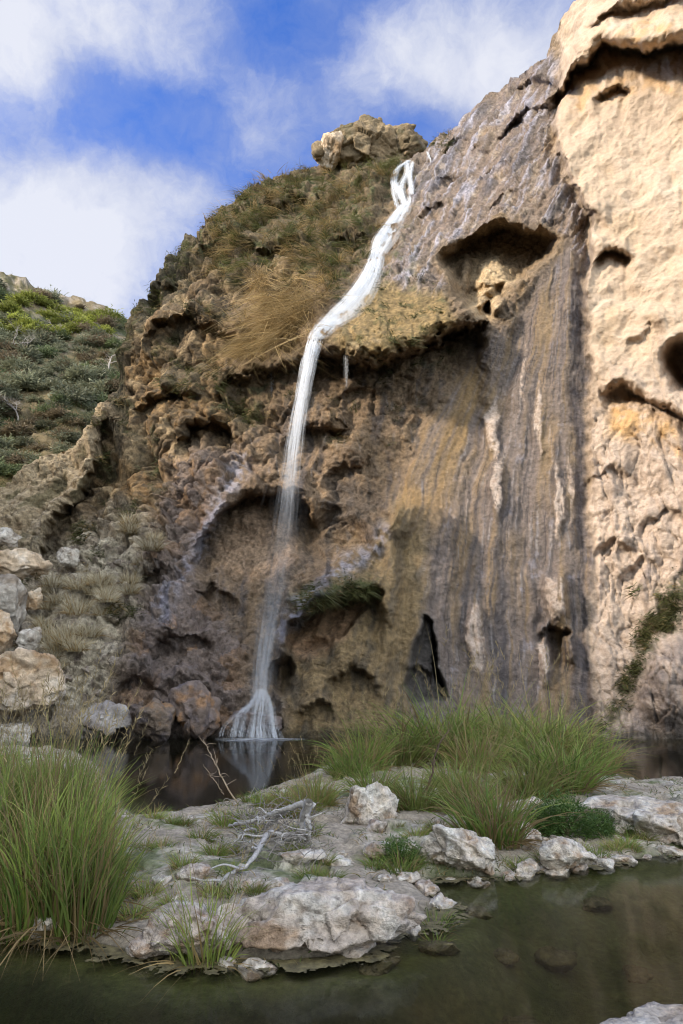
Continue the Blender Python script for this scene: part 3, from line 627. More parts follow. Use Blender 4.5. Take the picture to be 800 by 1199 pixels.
zout = -(.05 * sstep(0, .12, sd) + .08 * sstep(.25, .6, sd) + np.where(yf < 12, .5 * sstep(.35, 1.4, sd) * np.interp(xf, [-2, .4, 1.8, 6], [3.0, 2.2, .7, .4]), 1.8 * sstep(.1, 3, sd))) + .05 * fbm(pp * .8, 4, 106) * sstep(0, .5, sd) + .03 * sstep(.4, 1, sd) * f_
gz = np.where(sd < 0, zin, zout) - .02
nA = fbm(pp * .7, 4, 107); nB = fbm(pp * 3, 4, 108); nC_ = fbm(pp * 9, 3, 109)
gc = mixc(np.repeat(C(.37, .31, .235), len(xf), 0), C(.58, .52, .43), k01(nA + .4 * nB, -.05, .3)); gc = mixc(gc, C(.16, .12, .085), k01(nB, .15, .5) * .8); gc = mixc(gc, C(.11, .14, .04), k01(nA - .3 * nB + .3 * nC_, .05, .3) * .85)
gc = mixc(gc, C(.56, .51, .45), sstep(6.2, 7.0, xf + .3 * nA) * sstep(.05, .3, -sd) * k01(nB, -.5, 0) * .8)
bc = mixc(np.repeat(C(.12, .12, .05), len(xf), 0), C(.07, .075, .03), k01(nA, -.1, .3)); bc = mixc(bc, C(.20, .17, .08), k01(nB + nA * .5, .15, .5) * np.clip((xf - 1) / 3, 0, 1))
bc = mixc(bc, C(.10, .105, .03), (1 - sstep(.2, .6, sd + .3 * nB)) * .9)
bc = mixc(bc, C(.028, .028, .014), (1 - sstep(-.3, 2.0, xf + .5 * nA)) * (yf < 8) * sstep(.2, .5, sd) * .95)
gc = np.where((sd < 0)[:, None], gc, bc); fr_ = np.exp(-(sd / .10) ** 2); gc = mixc(gc, C(.06, .055, .03), fr_ * .8)
gme = mesh_np('ground', np.stack([xf, yf, gz], -1), grid_faces(len(gy), len(gx)), SOIL, {'Col': gc, 'wet': (sd > -.05) * .8})
tag(link('ground', gme), 'pale gravelly stream bank between the two pools', kind='structure')
GZ = gz.reshape(len(gy), len(gx))
def ground_z(x, y):
    i = int(np.clip((y - GY0) / GS, 0, len(gy) - 1)); j = int(np.clip((x - GX0) / GS, 0, len(gx) - 1)); return float(GZ[i, j])
SDG = sd.reshape(len(gy), len(gx))
def at(pu, pv, z=.15):
    p = onz(pu, pv, z); z1 = ground_z(p[0], p[1]); p = onz(pu, pv, max(z1, 0)); p[2] = ground_z(p[0], p[1]); return p

def far_bed():
    n = 90; x = np.linspace(-400, 400, n); y = np.linspace(-300, 500, n); Xg, Yg = np.meshgrid(x, y); p = np.stack([Xg.ravel(), Yg.ravel(), np.full(n * n, -2.4)], -1)
    p[:, 2] += .3 * fbm(p * .1, 3, 4)
    tag(link('terrain', mesh_np('terrain', p, grid_faces(n, n), SOIL, {'Col': np.repeat(C(.07, .065, .035), n * n, 0), 'wet': np.zeros(n * n)})), 'dark bed under the pools', kind='structure')
far_bed()

# ------------------------------------------------------------------ water
def water_mat(name, absorb, dens, rough, bscale, bstr):
    m, nt, N, L, out = new_mat(name)
    tc = N('ShaderNodeTexCoord'); mp = N('ShaderNodeMapping'); mp.inputs['Scale'].default_value = (1, .35, 1); L(tc.outputs['Object'], mp.inputs[0])
    n = N('ShaderNodeTexNoise'); n.inputs['Scale'].default_value = bscale; n.inputs['Detail'].default_value = 3; L(mp.outputs[0], n.inputs['Vector'])
    b = N('ShaderNodeBump'); b.inputs['Strength'].default_value = bstr; b.inputs['Distance'].default_value = .02; L(n.outputs['Fac'], b.inputs['Height'])
    tr = N('ShaderNodeBsdfTransparent'); gl = N('ShaderNodeBsdfGlossy'); gl.inputs['Roughness'].default_value = rough; L(b.outputs[0], gl.inputs['Normal'])
    fr = N('ShaderNodeFresnel'); fr.inputs['IOR'].default_value = 1.16; L(b.outputs[0], fr.inputs['Normal'])
    mx = N('ShaderNodeMixShader'); L(fr.outputs[0], mx.inputs[0]); L(tr.outputs[0], mx.inputs[1]); L(gl.outputs[0], mx.inputs[2]); td = N('ShaderNodeBsdfDiffuse'); td.inputs['Color'].default_value = (.06, .06, .027, 1); m0 = N('ShaderNodeMixShader'); m0.inputs[0].default_value = .07; L(tr.outputs[0], m0.inputs[1]); L(td.outputs[0], m0.inputs[2]); L(m0.outputs[0], mx.inputs[1])
    L(mx.outputs[0], out.inputs['Surface'])
    va = N('ShaderNodeVolumeAbsorption'); va.inputs['Color'].default_value = absorb; va.inputs['Density'].default_value = dens; L(va.outputs[0], out.inputs['Volume'])
    return m
def water():
    x0, x1, y0, y1, zb = -55, 55, -25, 46, -6.0
    Vv = [(x0, y0, zb), (x1, y0, zb), (x1, y1, zb), (x0, y1, zb), (x0, y0, 0), (x1, y0, 0), (x1, y1, 0), (x0, y1, 0)]
    Ff = [(0, 3, 2, 1), (4, 5, 6, 7), (0, 1, 5, 4), (1, 2, 6, 5), (2, 3, 7, 6), (3, 0, 4, 7)]
    me = mesh_np('water', Vv, Ff, water_mat('stream_water', (.50, .47, .26, 1), 1.05, .08, 2.0, .06), None, False)
    tag(link('water', me), 'still dark green pool water around the bank', kind='structure')
water()

# ------------------------------------------------------------------ rocks
def ico(sub):
    import bmesh
    bm = bmesh.new(); bmesh.ops.create_icosphere(bm, subdivisions=sub, radius=1.0); bm.verts.ensure_lookup_table()
    v_ = np.array([x.co[:] for x in bm.verts]); f_ = np.array([[q.index for q in x.verts] for x in bm.faces]); bm.free(); return v_, f_
ICO = {k: ico(k) for k in (4, 5, 6)}
def rock_mesh(name, size, seed, sub=5, mat=None, c1=(.44, .38, .31), c2=(.28, .20, .13), c3=(.58, .53, .47), blocky=1.0, flat=.0, rough=1.0):
    v_, f_ = ICO[sub]; r = np.random.default_rng(seed); o = r.random(3) * 50
    p = v_.copy(); pw = p + .25 * np.stack([fbm(p * 1.2 + o, 3, seed + 1), fbm(p * 1.2 + o, 3, seed + 2), fbm(p * 1.2 + o, 3, seed + 3)], -1)
    # chisel: cut by random planes so faces and edges show
    d = np.ones(len(p))
    for k in range(int(13 * blocky)):
        n = r.normal(size=3); n /= np.linalg.norm(n); h = r.uniform(.5, .82); dn = pw @ n; d = np.minimum(d, np.where(dn > .05, h / np.maximum(dn, .05), 9))
    d = np.minimum(d, 1.0)
    p = p * d[:, None]
    sz = np.array(size); q = p * sz; m = sz.mean()
    fa_, fe_, fr_ = facet(q / m * 2.4 + o, seed + 4, .8)
    disp = m * rough * (.13 * fa_ + .10 * fbm(q / m * 1.6 + o, 4, seed + 5) + .06 * fbm(q / m * 6 + o, 4, seed + 6, .6) + .05 * (fbm(q / m * 2.2 + o, 3, seed + 9, .5, True) - .3)) - m * rough * .03 * (1 - sstep(0, .08, fe_))
    nrm = p / (sz); nrm /= np.linalg.norm(nrm, axis=1)[:, None]; q = q + nrm * disp[:, None]
    if flat: q[:, 2] = np.where(q[:, 2] > flat, flat + (q[:, 2] - flat) * .35, q[:, 2])
    a = fbm(q / m * 1.3 + o, 4, seed + 7); b = fbm(q / m * 5 + o, 4, seed + 8)
    c = mixc(np.repeat(C(*c1), len(q), 0), C(*c2), k01(a + .4 * b, .05, .4)); c = mixc(c, C(*c3), k01(-a + .5 * b, .05, .4)); c = mixc(c, C(.16, .13, .11), k01(b, .3, .55) * .7)
    return mesh_np(name, q, f_, mat or STONE, {'Col': c, 'wet': np.zeros(len(q))})

def boulder(pos, size, seed, label, sub=5, rotz=0.0, group=None, name='boulder', cat='boulder', **kw):
    o = link(name, rock_mesh(name, size, seed, sub, **kw), None, tuple(pos), rotz); return tag(o, label, cat, group)

def px_rock(u0, v0, u1, v1, seed, label, push=.0, deep=.8, **kw):
    """a boulder on the far rubble slope that fills about this stretch of the photograph"""
    cu, cv = (u0 + u1) / 2, (v0 + v1) / 2; base = cliff_at(cu, min(v1, 878)); y = base[1] - push; k = y / 800 * 1.02 / (raydir(cu, cv)[1])
    w, h = (u1 - u0) / 2 * k, (v1 - v0) / 2 * k; p = unproj(cu, cv, y)
    return boulder(p, (w * 1.08, w * deep, h * 1.12), seed, label, mat=FARSTONE, **kw)
WARM = dict(c1=(.52, .40, .28), c2=(.38, .25, .14), c3=(.60, .51, .41))
GREY = dict(c1=(.43, .385, .33), c2=(.26, .21, .16), c3=(.56, .52, .46))
px_rock(-30, 762, 68, 848, 301, 'large tan boulder by the pool below the rubble slope, cracked and pitted', .8, sub=6, **WARM)
px_rock(-20, 642, 58, 682, 302, 'long pale flat topped boulder at the foot of the tan ramp', .6, **WARM)
px_rock(66, 638, 94, 666, 303, 'small upright tan boulder beside the dark undercut', .5, **GREY)
px_rock(-25, 675, 38, 742, 304, 'grey boulder stacked above the dry grass at the left edge', .7, **GREY)
px_rock(-25, 712, 22, 770, 305, 'brown shaded block wedged below the grey boulder at left', .6, **WARM)
px_rock(22, 732, 52, 765, 306, 'small pale block leaning right of the brown wedged block', .8, **GREY)
px_rock(88, 824, 150, 866, 307, 'low grey lichen speckled rock at the left pool edge', .5, c1=(.30, .27, .25), c2=(.17, .14, .12), c3=(.42, .40, .38))
px_rock(155, 820, 205, 868, 308, 'dark brown rounded rock at the waterline right of the grey speckled rock', .4, c1=(.17, .13, .10), c2=(.25, .15, .08), c3=(.12, .10, .10))
px_rock(200, 790, 262, 866, 309, 'big purple brown wet rock left of the splashing foot', .5, c1=(.17, .13, .11), c2=(.26, .15, .08), c3=(.14, .12, .13))
px_rock(24, 690, 54, 716, 310, 'flat tan stone lying in the gap above the dry grass', .5, **WARM)
px_rock(-10, 620, 26, 645, 311, 'weathered grey stone on top of the rubble by the ramp', .3, **GREY)
px_rock(-20, 845, 40, 872, 312, 'half sunk stone under the large tan boulder', .6, **GREY)
px_rock(262, 826, 326, 878, 313, 'low dark wet boulder under the veils of water', 0.3, c1=(.15, .12, .11), c2=(.22, .14, .08), c3=(.20, .19, .20))
for i, (a, b, w) in enumerate([(150, 700, 12), (136, 775, 15), (105, 785, 14), (90, 690, 11), (60, 730, 10), (145, 660, 12), (115, 655, 10), (80, 795, 12), (118, 812, 12)]):
    px_rock(a - w * .9, b - w * .55, a + w * .9, b + w * .55, 330 + i, 'small angular stone half buried in the rubble slope left of the falls', -.15, sub=4, blocky=1.6, rotz=i * .7, group='stones in the rubble slope', c1=(.27, .23, .19), c2=(.17, .13, .10), c3=(.36, .31, .26))
# outcrop crowning the skyline above the falls
oc = unproj(432, 176, 43.5)
o = boulder(oc, (4.6, 2.8, 3.0), 361, 'dark blocky outcrop on the skyline just left of the top of the falls', 6, mat=FARSTONE, rough=1.3, c1=(.20, .15, .09), c2=(.11, .09, .05), c3=(.30, .22, .13))
boulder(unproj(482, 172, 43.0), (1.7, 1.6, 1.5), 363, 'dark rock stepping down from the right end of the skyline outcrop', 5, mat=FARSTONE, rough=1.3, c1=(.17, .13, .08), c2=(.10, .09, .05), c3=(.26, .19, .12))
o = boulder(unproj(388, 176, 42.8), (1.25, 1.5, 2.0), 362, 'pillar shaped rock painted sunlit cream at the left end of the skyline outcrop', 5, mat=FARSTONE, **WARM)  # cream palette puts the outcrop's sunlit left side into the colour

def bank_rock(u0, v0, u1, v1, seed, label, deep=.75, flat=0, z0=.05, tall=1.0, **kw):
    cu = (u0 + u1) / 2; b = onz(cu, v1 - (v1 - v0) * .18, z0); k = b[1] / 800 / raydir(cu, v1)[1]
    w, h = (u1 - u0) / 2 * k, (v1 - v0) / 2 * k * tall
    return boulder((b[0], b[1] + w * deep * .35, z0 + h * .62), (w * 1.06, w * deep, h), seed, label, flat=flat, **kw)
PALE = dict(c1=(.58, .50, .41), c2=(.41, .29, .19), c3=(.69, .64, .56))
PINK = dict(c1=(.52, .43, .35), c2=(.38, .26, .17), c3=(.62, .56, .49))
bank_rock(388, 912, 470, 992, 401, 'chunky white and tan boulder in the middle of the bank', sub=6, deep=.8, **PALE)
bank_rock(250, 1030, 512, 1124, 402, 'long low pale rock shelf at the front edge of the bank', sub=6, deep=.62, flat=.2, tall=.95, **PINK)
bank_rock(160, 1060, 275, 1126, 403, 'cracked pinkish rock shelf behind the small reed tuft', sub=6, deep=.7, flat=.16, **PINK)
bank_rock(490, 968, 600, 1032, 404, 'white pitted rock at the water edge right of the chunky boulder', sub=6, deep=.7, **PALE)
bank_rock(425, 985, 500, 1018, 405, 'low white rock wedged left of the pitted water edge rock', deep=.6, **PALE)
bank_rock(590, 966, 640, 1005, 406, 'small tan rock below the leafy green bush', deep=.7, **PINK)
bank_rock(630, 985, 700, 1022, 407, 'broken white rock at the waterline under the leafy bush', deep=.6, **PALE)
bank_rock(690, 915, 830, 1000, 408, 'broad white sloping slab on the right side of the bank', sub=6, deep=.9, flat=.22, tall=.75, **PALE)
bank_rock(765, 950, 840, 998, 409, 'brown shadowed block at the right edge by the stream', deep=.7, **PINK)
bank_rock(30, 1072, 66, 1100, 410, 'small pale stone half hidden under the left reeds', deep=.7, **PALE)
bank_rock(156, 978, 176, 994, 411, 'lone small white stone on the gravel beside the left reeds', deep=.8, sub=4, **PALE)
bank_rock(605, 935, 640, 962, 412, 'small white stone behind the straw coloured tussock', deep=.7, sub=4, **PALE)
bank_rock(500, 925, 545, 962, 413, 'flat pale stone between the boulder and the tall tussock', deep=.8, sub=5, **PALE)
bank_rock(535, 955, 580, 990, 416, 'tan stone at the foot of the tall front tussock', deep=.7, sub=5, **PINK)
bank_rock(340, 985, 420, 1030, 417, 'flat gravelly rock just left below the chunky boulder', deep=.8, flat=.08, tall=.6, **PALE)
r = np.random.default_rng(440)
edge_px = [(178, 1116), (268, 1128), (300, 1130), (420, 1112), (480, 1090), (516, 1060), (500, 1040), (530, 1030), (560, 1030), (596, 1026), (616, 1022), (650, 1020), (676, 1016), (705, 1012), (730, 1008), (758, 1004), (785, 1000), (640, 1000), (720, 985), (700, 965), (660, 1002), (395, 1045), (450, 1038), (330, 1040), (290, 1035), (210, 1060), (480, 1030), (440, 965), (520, 975), (350, 1010), (230, 1020), (190, 1030), (250, 965), (220, 960), (400, 1005), (620, 990)]
for i, (a, b) in enumerate(edge_px):
    p = at(a, b); s_ = r.uniform(.07, .20); boulder((p[0], p[1], p[2] + s_ * .15), (s_ * r.uniform(1, 1.6), s_, s_ * r.uniform(.45, .75)), 450 + i, 'small pale rock lying on the gravelly bank', 4, r.random() * 6, 'small rocks on the bank', blocky=1.5, **(PALE if i % 3 else PINK))
# near bank corner, bottom right
nb = onz(815, 1196, .12); boulder((nb[0] + .15, nb[1] - .15, -.12), (1.3, .9, .36), 414, 'smooth pale slab in the near bottom right corner', 6, flat=.12, **PALE)
# drowned stones
for i, (a, b, s) in enumerate([(520, 1150, .20), (590, 1135, .14), (650, 1120, .26), (440, 1175, .2), (600, 1180, .24), (700, 1075, .2), (560, 1100, .18), (745, 1120, .16)]):
    p = onz(a, b, -.3); boulder((p[0], p[1], ground_z(p[0], p[1]) + .02), (s, s * .8, s * .4), 430 + i, 'algae coated stone drowned in the shallow stream', 4, group='drowned stones in the stream', c1=(.13, .105, .05), c2=(.08, .07, .03), c3=(.17, .14, .08))

# ------------------------------------------------------------------ grass
def blades(roots, up, L, lean, droop, width, colr, tipc, K=5, seed=0, face=None):
    """roots (n,3), up (n,3) start direction; returns V,F,C"""
    r = np.random.default_rng(seed); n = len(roots)
    up = up / np.linalg.norm(up, axis=1)[:, None]
    out = up.copy(); out[:, 2] = 0; jit = r.normal(size=(n, 3)) * .25; jit[:, 2] = 0; out = out + jit; out /= np.linalg.norm(out, axis=1)[:, None] + 1e-6
    s = np.linspace(0, 1, K + 1)[None, :, None]
    ctr = roots[:, None] + up[:, None] * L[:, None, None] * s + (out * (droop * L)[:, None])[:, None] * s ** 2.2
    ctr[..., 2] -= (droop * L)[:, None] * .75 * s[..., 0] ** 2.6
    side = np.cross(up, r.normal(size=(n, 3))); side /= np.linalg.norm(side, axis=1)[:, None] + 1e-6
    wd = (width[:, None] * np.clip(1.0 - s[..., 0] ** 1.6, .06, 1) * (.55 + .45 * np.minimum(s[..., 0] * 5, 1)))[..., None] * .5
    a = ctr - side[:, None] * wd; b = ctr + side[:, None] * wd
    Vv = np.stack([a, b], 2).reshape(-1, 3)
    base = (np.arange(n) * (K + 1) * 2)[:, None]; k = np.arange(K)[None] * 2
    Ff = np.stack([base + k, base + k + 1, base + k + 3, base + k + 2], -1).reshape(-1, 4)
    cc = colr[:, None] * (1 - s ** 1.5) + tipc[:, None] * s ** 1.5
    return Vv, Ff, np.repeat(cc, 2, axis=1).reshape(-1, 3)

def join(parts):
    Vs, Fs, Cs, o = [], [], [], 0
    for (a, b, c) in parts: Vs.append(a); Fs.append(b + o); Cs.append(c); o += len(a)
    return np.concatenate(Vs), np.concatenate(Fs), np.concatenate(Cs)

GREEN = np.array([.12, .24, .045]); GREEN2 = np.array([.36, .47, .09]); BLUEG = np.array([.075, .12, .06]); STRAW = np.array([.40, .29, .13]); BROWN = np.array([.20, .125, .06]); PALEST = np.array([.52, .40, .20])
def tussock_mesh(name, n, rad, lo, hi, lean, dr, w, straw=.25, seed=0, head=0.0, g1=GREEN, g2=GREEN2, mat=None):
    r = np.random.default_rng(seed); a = r.random(n) * 6.283; q = rad * np.sqrt(r.random(n))
    roots = np.stack([q * np.cos(a), q * np.sin(a), np.full(n, -.04)], -1)
    le = lean * (.25 + .9 * q / rad) * r.uniform(.3, 1.3, n); up = np.stack([np.cos(a + r.normal(0, .4, n)) * le, np.sin(a + r.normal(0, .4, n)) * le, np.ones(n)], -1)
    L = r.uniform(lo, hi, n) * (1 - .35 * (q / rad) ** 2); drp = dr * r.uniform(.2, 1.4, n); wd = w * r.uniform(.6, 1.3, n)
    t = r.random((n, 1)); c = g1 * (1 - t) + g2 * t; st = r.random(n) < straw; c[st] = (STRAW * r.uniform(.5, 1.1, (n, 1)))[st]; tip = c * .75 + STRAW * .25 * r.uniform(.3, 1.3, (n, 1))
    c2 = c.copy(); c2[~st] = c2[~st] * .8
    parts = [blades(roots, up, L, le, drp, wd, c2, tip, 6, seed + 1)]
    # dead skirt
    m = int(n * .22); a2 = r.random(m) * 6.283; q2 = rad * np.sqrt(r.random(m)); ro = np.stack([q2 * np.cos(a2), q2 * np.sin(a2), np.full(m, -.02)], -1)
    u2 = np.stack([np.cos(a2) * 1.1, np.sin(a2) * 1.1, np.full(m, .8)], -1); cb = (STRAW * .5 + BROWN * .5) * r.uniform(.5, 1.2, (m, 1))
    parts.append(blades(ro, u2, r.uniform(.15, .38, m) * hi, u2[:, 0], r.uniform(.5, 1.2, m), w * r.uniform(.5, 1.2, m), cb, cb * 1.1, 5, seed + 2))
    if head:
        m = int(n * head); a3 = r.random(m) * 6.283; q3 = rad * .7 * np.sqrt(r.random(m)); ro = np.stack([q3 * np.cos(a3), q3 * np.sin(a3), np.zeros(m)], -1)
        u3 = np.stack([np.cos(a3) * .28 * lean * 2, np.sin(a3) * .28 * lean * 2, np.ones(m)], -1) + r.normal(0, .08, (m, 3)); Lh = hi * r.uniform(.95, 1.35, m); cs = PALEST * r.uniform(.4, .8, (m, 1))
        parts.append(blades(ro, u3, Lh, u3[:, 0], np.full(m, .12), np.full(m, w * .5), cs * .8, cs, 5, seed + 3))
        # feathery seed heads: short bristles along the upper stem
        un = u3 / np.linalg.norm(u3, axis=1)[:, None]; hr, hu_, hl = [], [], []
        for k in range(12):
            s = .80 + .2 * k / 12; base_ = ro + un * (Lh * s)[:, None]; o3 = un.copy(); o3[:, 2] = 0; o3 /= np.linalg.norm(o3, axis=1)[:, None] + 1e-6
            base_ = base_ + o3 * (.12 * Lh * s ** 2.2)[:, None]; base_[:, 2] -= .09 * Lh * s ** 2.6
            hr.append(base_); hu_.append(un + r.normal(0, .35, (m, 3))); hl.append(np.full(m, .07))
        hr, hu_, hl = np.concatenate(hr), np.concatenate(hu_), np.concatenate(hl); cs = PALEST * r.uniform(.5, .9, (len(hr), 1))
        parts.append(blades(hr, hu_, hl, hl, np.full(len(hr), .1), np.full(len(hr), w * .5), cs, cs, 2, seed + 4))
    Vv, Ff, Cc = join(parts)
    return mesh_np(name, Vv, Ff, mat or GRASS, {'Col': Cc})

reedM = [tussock_mesh('reed_clump', 330, .34, .85, 1.7, .22, .30, .024, .26, 500 + i, .03) for i in range(5)]
sedgeM = [tussock_mesh('grass_tussock', 380, .34, .55, 1.25, .62, .55, .021, .2, 520 + i, .008) for i in range(4)]
strawM = [tussock_mesh('grass_tussock', 380, .32, .55, 1.2, .5, .45, .019, .45, 530 + i, .03) for i in range(3)]
smallM = [tussock_mesh('grass_tuft', 150, .15, .2, .5, .7, .5, .013, .2, 540 + i) for i in range(4)]
frontM = tussock_mesh('reed_clump', 170, .2, .45, .9, .45, .35, .014, .2, 550, .04)
dryM = [tussock_mesh('dry_tussock', 300, .40, .5, 1.3, .5, .5, .03, .25, 560 + i, 0, np.array([.52, .46, .32]), np.array([.68, .61, .45]), LEAF) for i in range(3)]

def plant(mesh, pu, pv, label, cat, group=None, sc_=1.0, name=None):
    p = at(pu, pv); o = link(name or mesh.name.split('.')[0], mesh, None, tuple(p), random.random() * 6.28, sc_ * random.uniform(.92, 1.08)); return tag(o, label, cat, group)
# left reed bed
for i, (a, b, s) in enumerate([(-60, 1075, 1.0), (-15, 1070, 1.05), (25, 1050, 1.0), (56, 1082, .95), (-40, 1030, 1.0), (10, 1020, 1.0), (60, 1030, 1.05), (84, 1060, .95), (70, 1005, .9), (-30, 985, 1.0), (30, 985, .95), (70, 970, .8), (-70, 1000, 1.0), (-20, 950, .9), (25, 945, .75), (40, 1092, .8)]):
    plant(reedM[i % 5], a, b, 'tall green reed clump in the dense reed bed on the left bank', 'reeds', 'left reed bed', s)
plant(reedM[1], 92, 1094, 'reed clump at the right front corner of the left reed bed, with a brown skirt', 'reeds', 'left reed bed', .88)
plant(reedM[3], 84, 1035, 'shorter reed clump at the right rear of the left reed bed beside the gravel', 'reeds', 'left reed bed', .78)
plant(frontM, 240, 1122, 'small reed tuft growing alone in front of the pinkish rock shelf', 'reeds', None, 1.0)
# right mass
plant(strawM[0], 578, 982, 'tall straw and green tussock standing forward in the middle of the bank', 'grass', 'bank tussocks', 1.05)
plant(strawM[1], 550, 950, 'straw coloured tussock just behind the tall forward one', 'grass', 'bank tussocks', .9)
plant(sedgeM[0], 660, 925, 'big arching green tussock at the right end of the grass mass', 'grass', 'bank tussocks', 1.35)
plant(sedgeM[1], 485, 950, 'broad leaved green tussock right behind the chunky white boulder', 'grass', 'bank tussocks', .85)
plant(sedgeM[2], 440, 935, 'green tussock behind the left shoulder of the chunky boulder', 'grass', 'bank tussocks', .8)
plant(strawM[2], 345, 960, 'thin dry tussock behind the bleached dead branch', 'grass', 'bank tussocks', .62)
plant(strawM[1], 370, 940, 'dry straw tussock between the dead branch and the boulder', 'grass', 'bank tussocks', .75)
for i, (a, b, s) in enumerate([(425, 904, 1.2), (462, 897, 1.75), (515, 892, 2.1), (560, 903, 1.4), (610, 897, 1.9), (648, 895, 1.85), (545, 890, 1.8), (620, 932, 1.0), (530, 928, .85), (697, 905, 1.2), (408, 912, .85), (590, 889, 2.0)]):
    m = (sedgeM[i % 4] if i % 3 else strawM[i % 3]); plant(m, a, b, 'green and straw tussock in the dense grass mass across the bank', 'grass', 'bank tussocks', s)
for i, (a, b, s) in enumerate([(285, 960, .9), (300, 972, .7), (235, 985, .8), (250, 1000, .6), (440, 1015, .6), (470, 1020, .9), (480, 1010, .7), (380, 1010, .5), (215, 1010, .6), (190, 1000, .6), (280, 1052, .6), (250, 1048, .6), (300, 1044, .5), (180, 960, .7), (265, 965, 1.0), (555, 1022, .6), (510, 1080, .7), (640, 1015, .6), (460, 1076, .4), (605, 1020, .6), (700, 1010, .6), (720, 1002, .6), (740, 990, .5), (790, 968, .6), (410, 1050, .35), (200, 1062, .5), (170, 1050, .7), (155, 1085, .7), (510, 1098, .5), (660, 1012, .6), (680, 1008, .6), (310, 945, .9), (330, 940, .9)]):
    plant(smallM[i % 4], a, b, 'short green grass tuft on the gravel and rocks of the bank', 'grass tuft', 'short tufts on the bank', s)
cand = np.nonzero((SDG < -.12) & (nA.reshape(SDG.shape) > .05) & (Y < 11.5) & (X > -2.6) & (X < 6))
rt = np.random.default_rng(95)
for k in rt.choice(len(cand[0]), 46, False):
    x_, y_ = X[cand[0][k], cand[1][k]], Y[cand[0][k], cand[1][k]]
    o = link('grass_tuft', smallM[int(k) % 4], None, (x_, y_, ground_z(x_, y_)), rt.random() * 6, rt.uniform(.3, .75)); tag(o, 'short green grass tuft on the gravel and rocks of the bank', 'grass tuft', 'short tufts on the bank')
# dry tussocks on the rubble slope
rd = np.random.default_rng(91); spots_ = [(70, 700, 1.1), (95, 725, 1.2), (60, 745, 1.2), (110, 755, 1.0), (85, 765, 1.2), (50, 720, .9), (125, 690, 1.0)] + [(rd.uniform(45, 135) + (60 if k % 3 == 0 else 0), rd.uniform(670, 790) - (75 if k % 3 == 0 else 0), rd.uniform(.5, 1.0)) for k in range(26)]
for i, (a, b, s) in enumerate(spots_):
    p = cliff_at(a, b); o = link('dry_tussock', dryM[i % 3], None, (p[0], p[1] - .15, p[2] - .05), i * 1.3, s); tag(o, 'pale dry grass tussock drooping on the rubble slope', 'grass', 'dry tussocks on the rubble slope')

# grass hanging from the cliff top: nobody could count it
def cliff_grass(mask, n, lo, hi, w, c1, c2, straw, name, label, seed, upw=.35, per=26, spread=.16, nk=.75, tvk=.45):
    r = np.random.default_rng(seed); pr = np.clip(mask, 0, 1) ** 2; clump = k01(n_b + .6 * n_a, -.2, .3); pr = pr * (.12 + clump * clump); pr /= pr.sum(); nt_ = n // per; ti = r.choice(len(u), nt_, p=pr); idx = np.repeat(ti, per)
    tl = np.repeat(r.uniform(.55, 1.25, nt_), per); tv = np.repeat(r.normal(0, tvk, (nt_, 3)), per, 0); tb = np.repeat(r.uniform(.6, 1.35, (nt_, 1)), per, 0); ts = np.repeat(r.random(nt_) < straw, per)
    up = CN[idx] * nk + np.array([0, 0, upw]) + tv + r.normal(0, tvk * .6, (len(idx), 3)); n = len(idx); L = r.uniform(lo, hi, n) * tl
    t = r.random((n, 1)); c = c1 * (1 - t) + c2 * t; c[ts] = (STRAW * r.uniform(.45, 1.0, (n, 1)))[ts]; c = c * tb
    Vv, Ff, Cc = blades(G.reshape(-1, 3)[idx] + r.normal(0, spread, (n, 3)) * np.array([1, .5, 1]), up, L, None, r.uniform(.5, 1.6, n), w * r.uniform(.6, 1.3, n), c * .85, c * .8 + STRAW * .2, 4, seed + 1)
    tag(link(name, mesh_np(name, Vv, Ff, LEAF, {'Col': Cc})), label, None, None, 'stuff')
cliff_grass(np.clip(m_cap - .3 * m_straw, 0, 1), 11000, .3, .95, .035, np.array([.06, .085, .025]), np.array([.12, .12, .04]), .45, 'cliff_grass', 'green and brown grass covering the top of the cliff', 601)
cliff_grass(m_straw * k01(n_a + .7 * n_b, -.15, .15), 4200, .6, 2.0, .034, STRAW * .7, np.array([.50, .37, .19]), .5, 'dry_cliff_grass', 'straw coloured grass hanging down the cliff face', 602, -.75, 22, .22, .5, .42)
cliff_grass(np.clip(rim * .7 + ivy + region([(340, 720), (360, 690), (440, 670), (442, 690), (400, 702)], 6) + .35 * m_under * k01(n_b, .1, .3) + .5 * m_bulge * k01(n_b, .15, .4) + region([(500, 172), (530, 150), (540, 165), (505, 190)], 6) + .4 * m_talus * k01(n_a, .1, .3), 0, 1), 22000, .08, .28, .04, np.array([.045, .06, .018]), np.array([.08, .095, .03]), .15, 'cliff_moss', 'dark green moss and ferns growing on wet ledges of the cliff', 603)

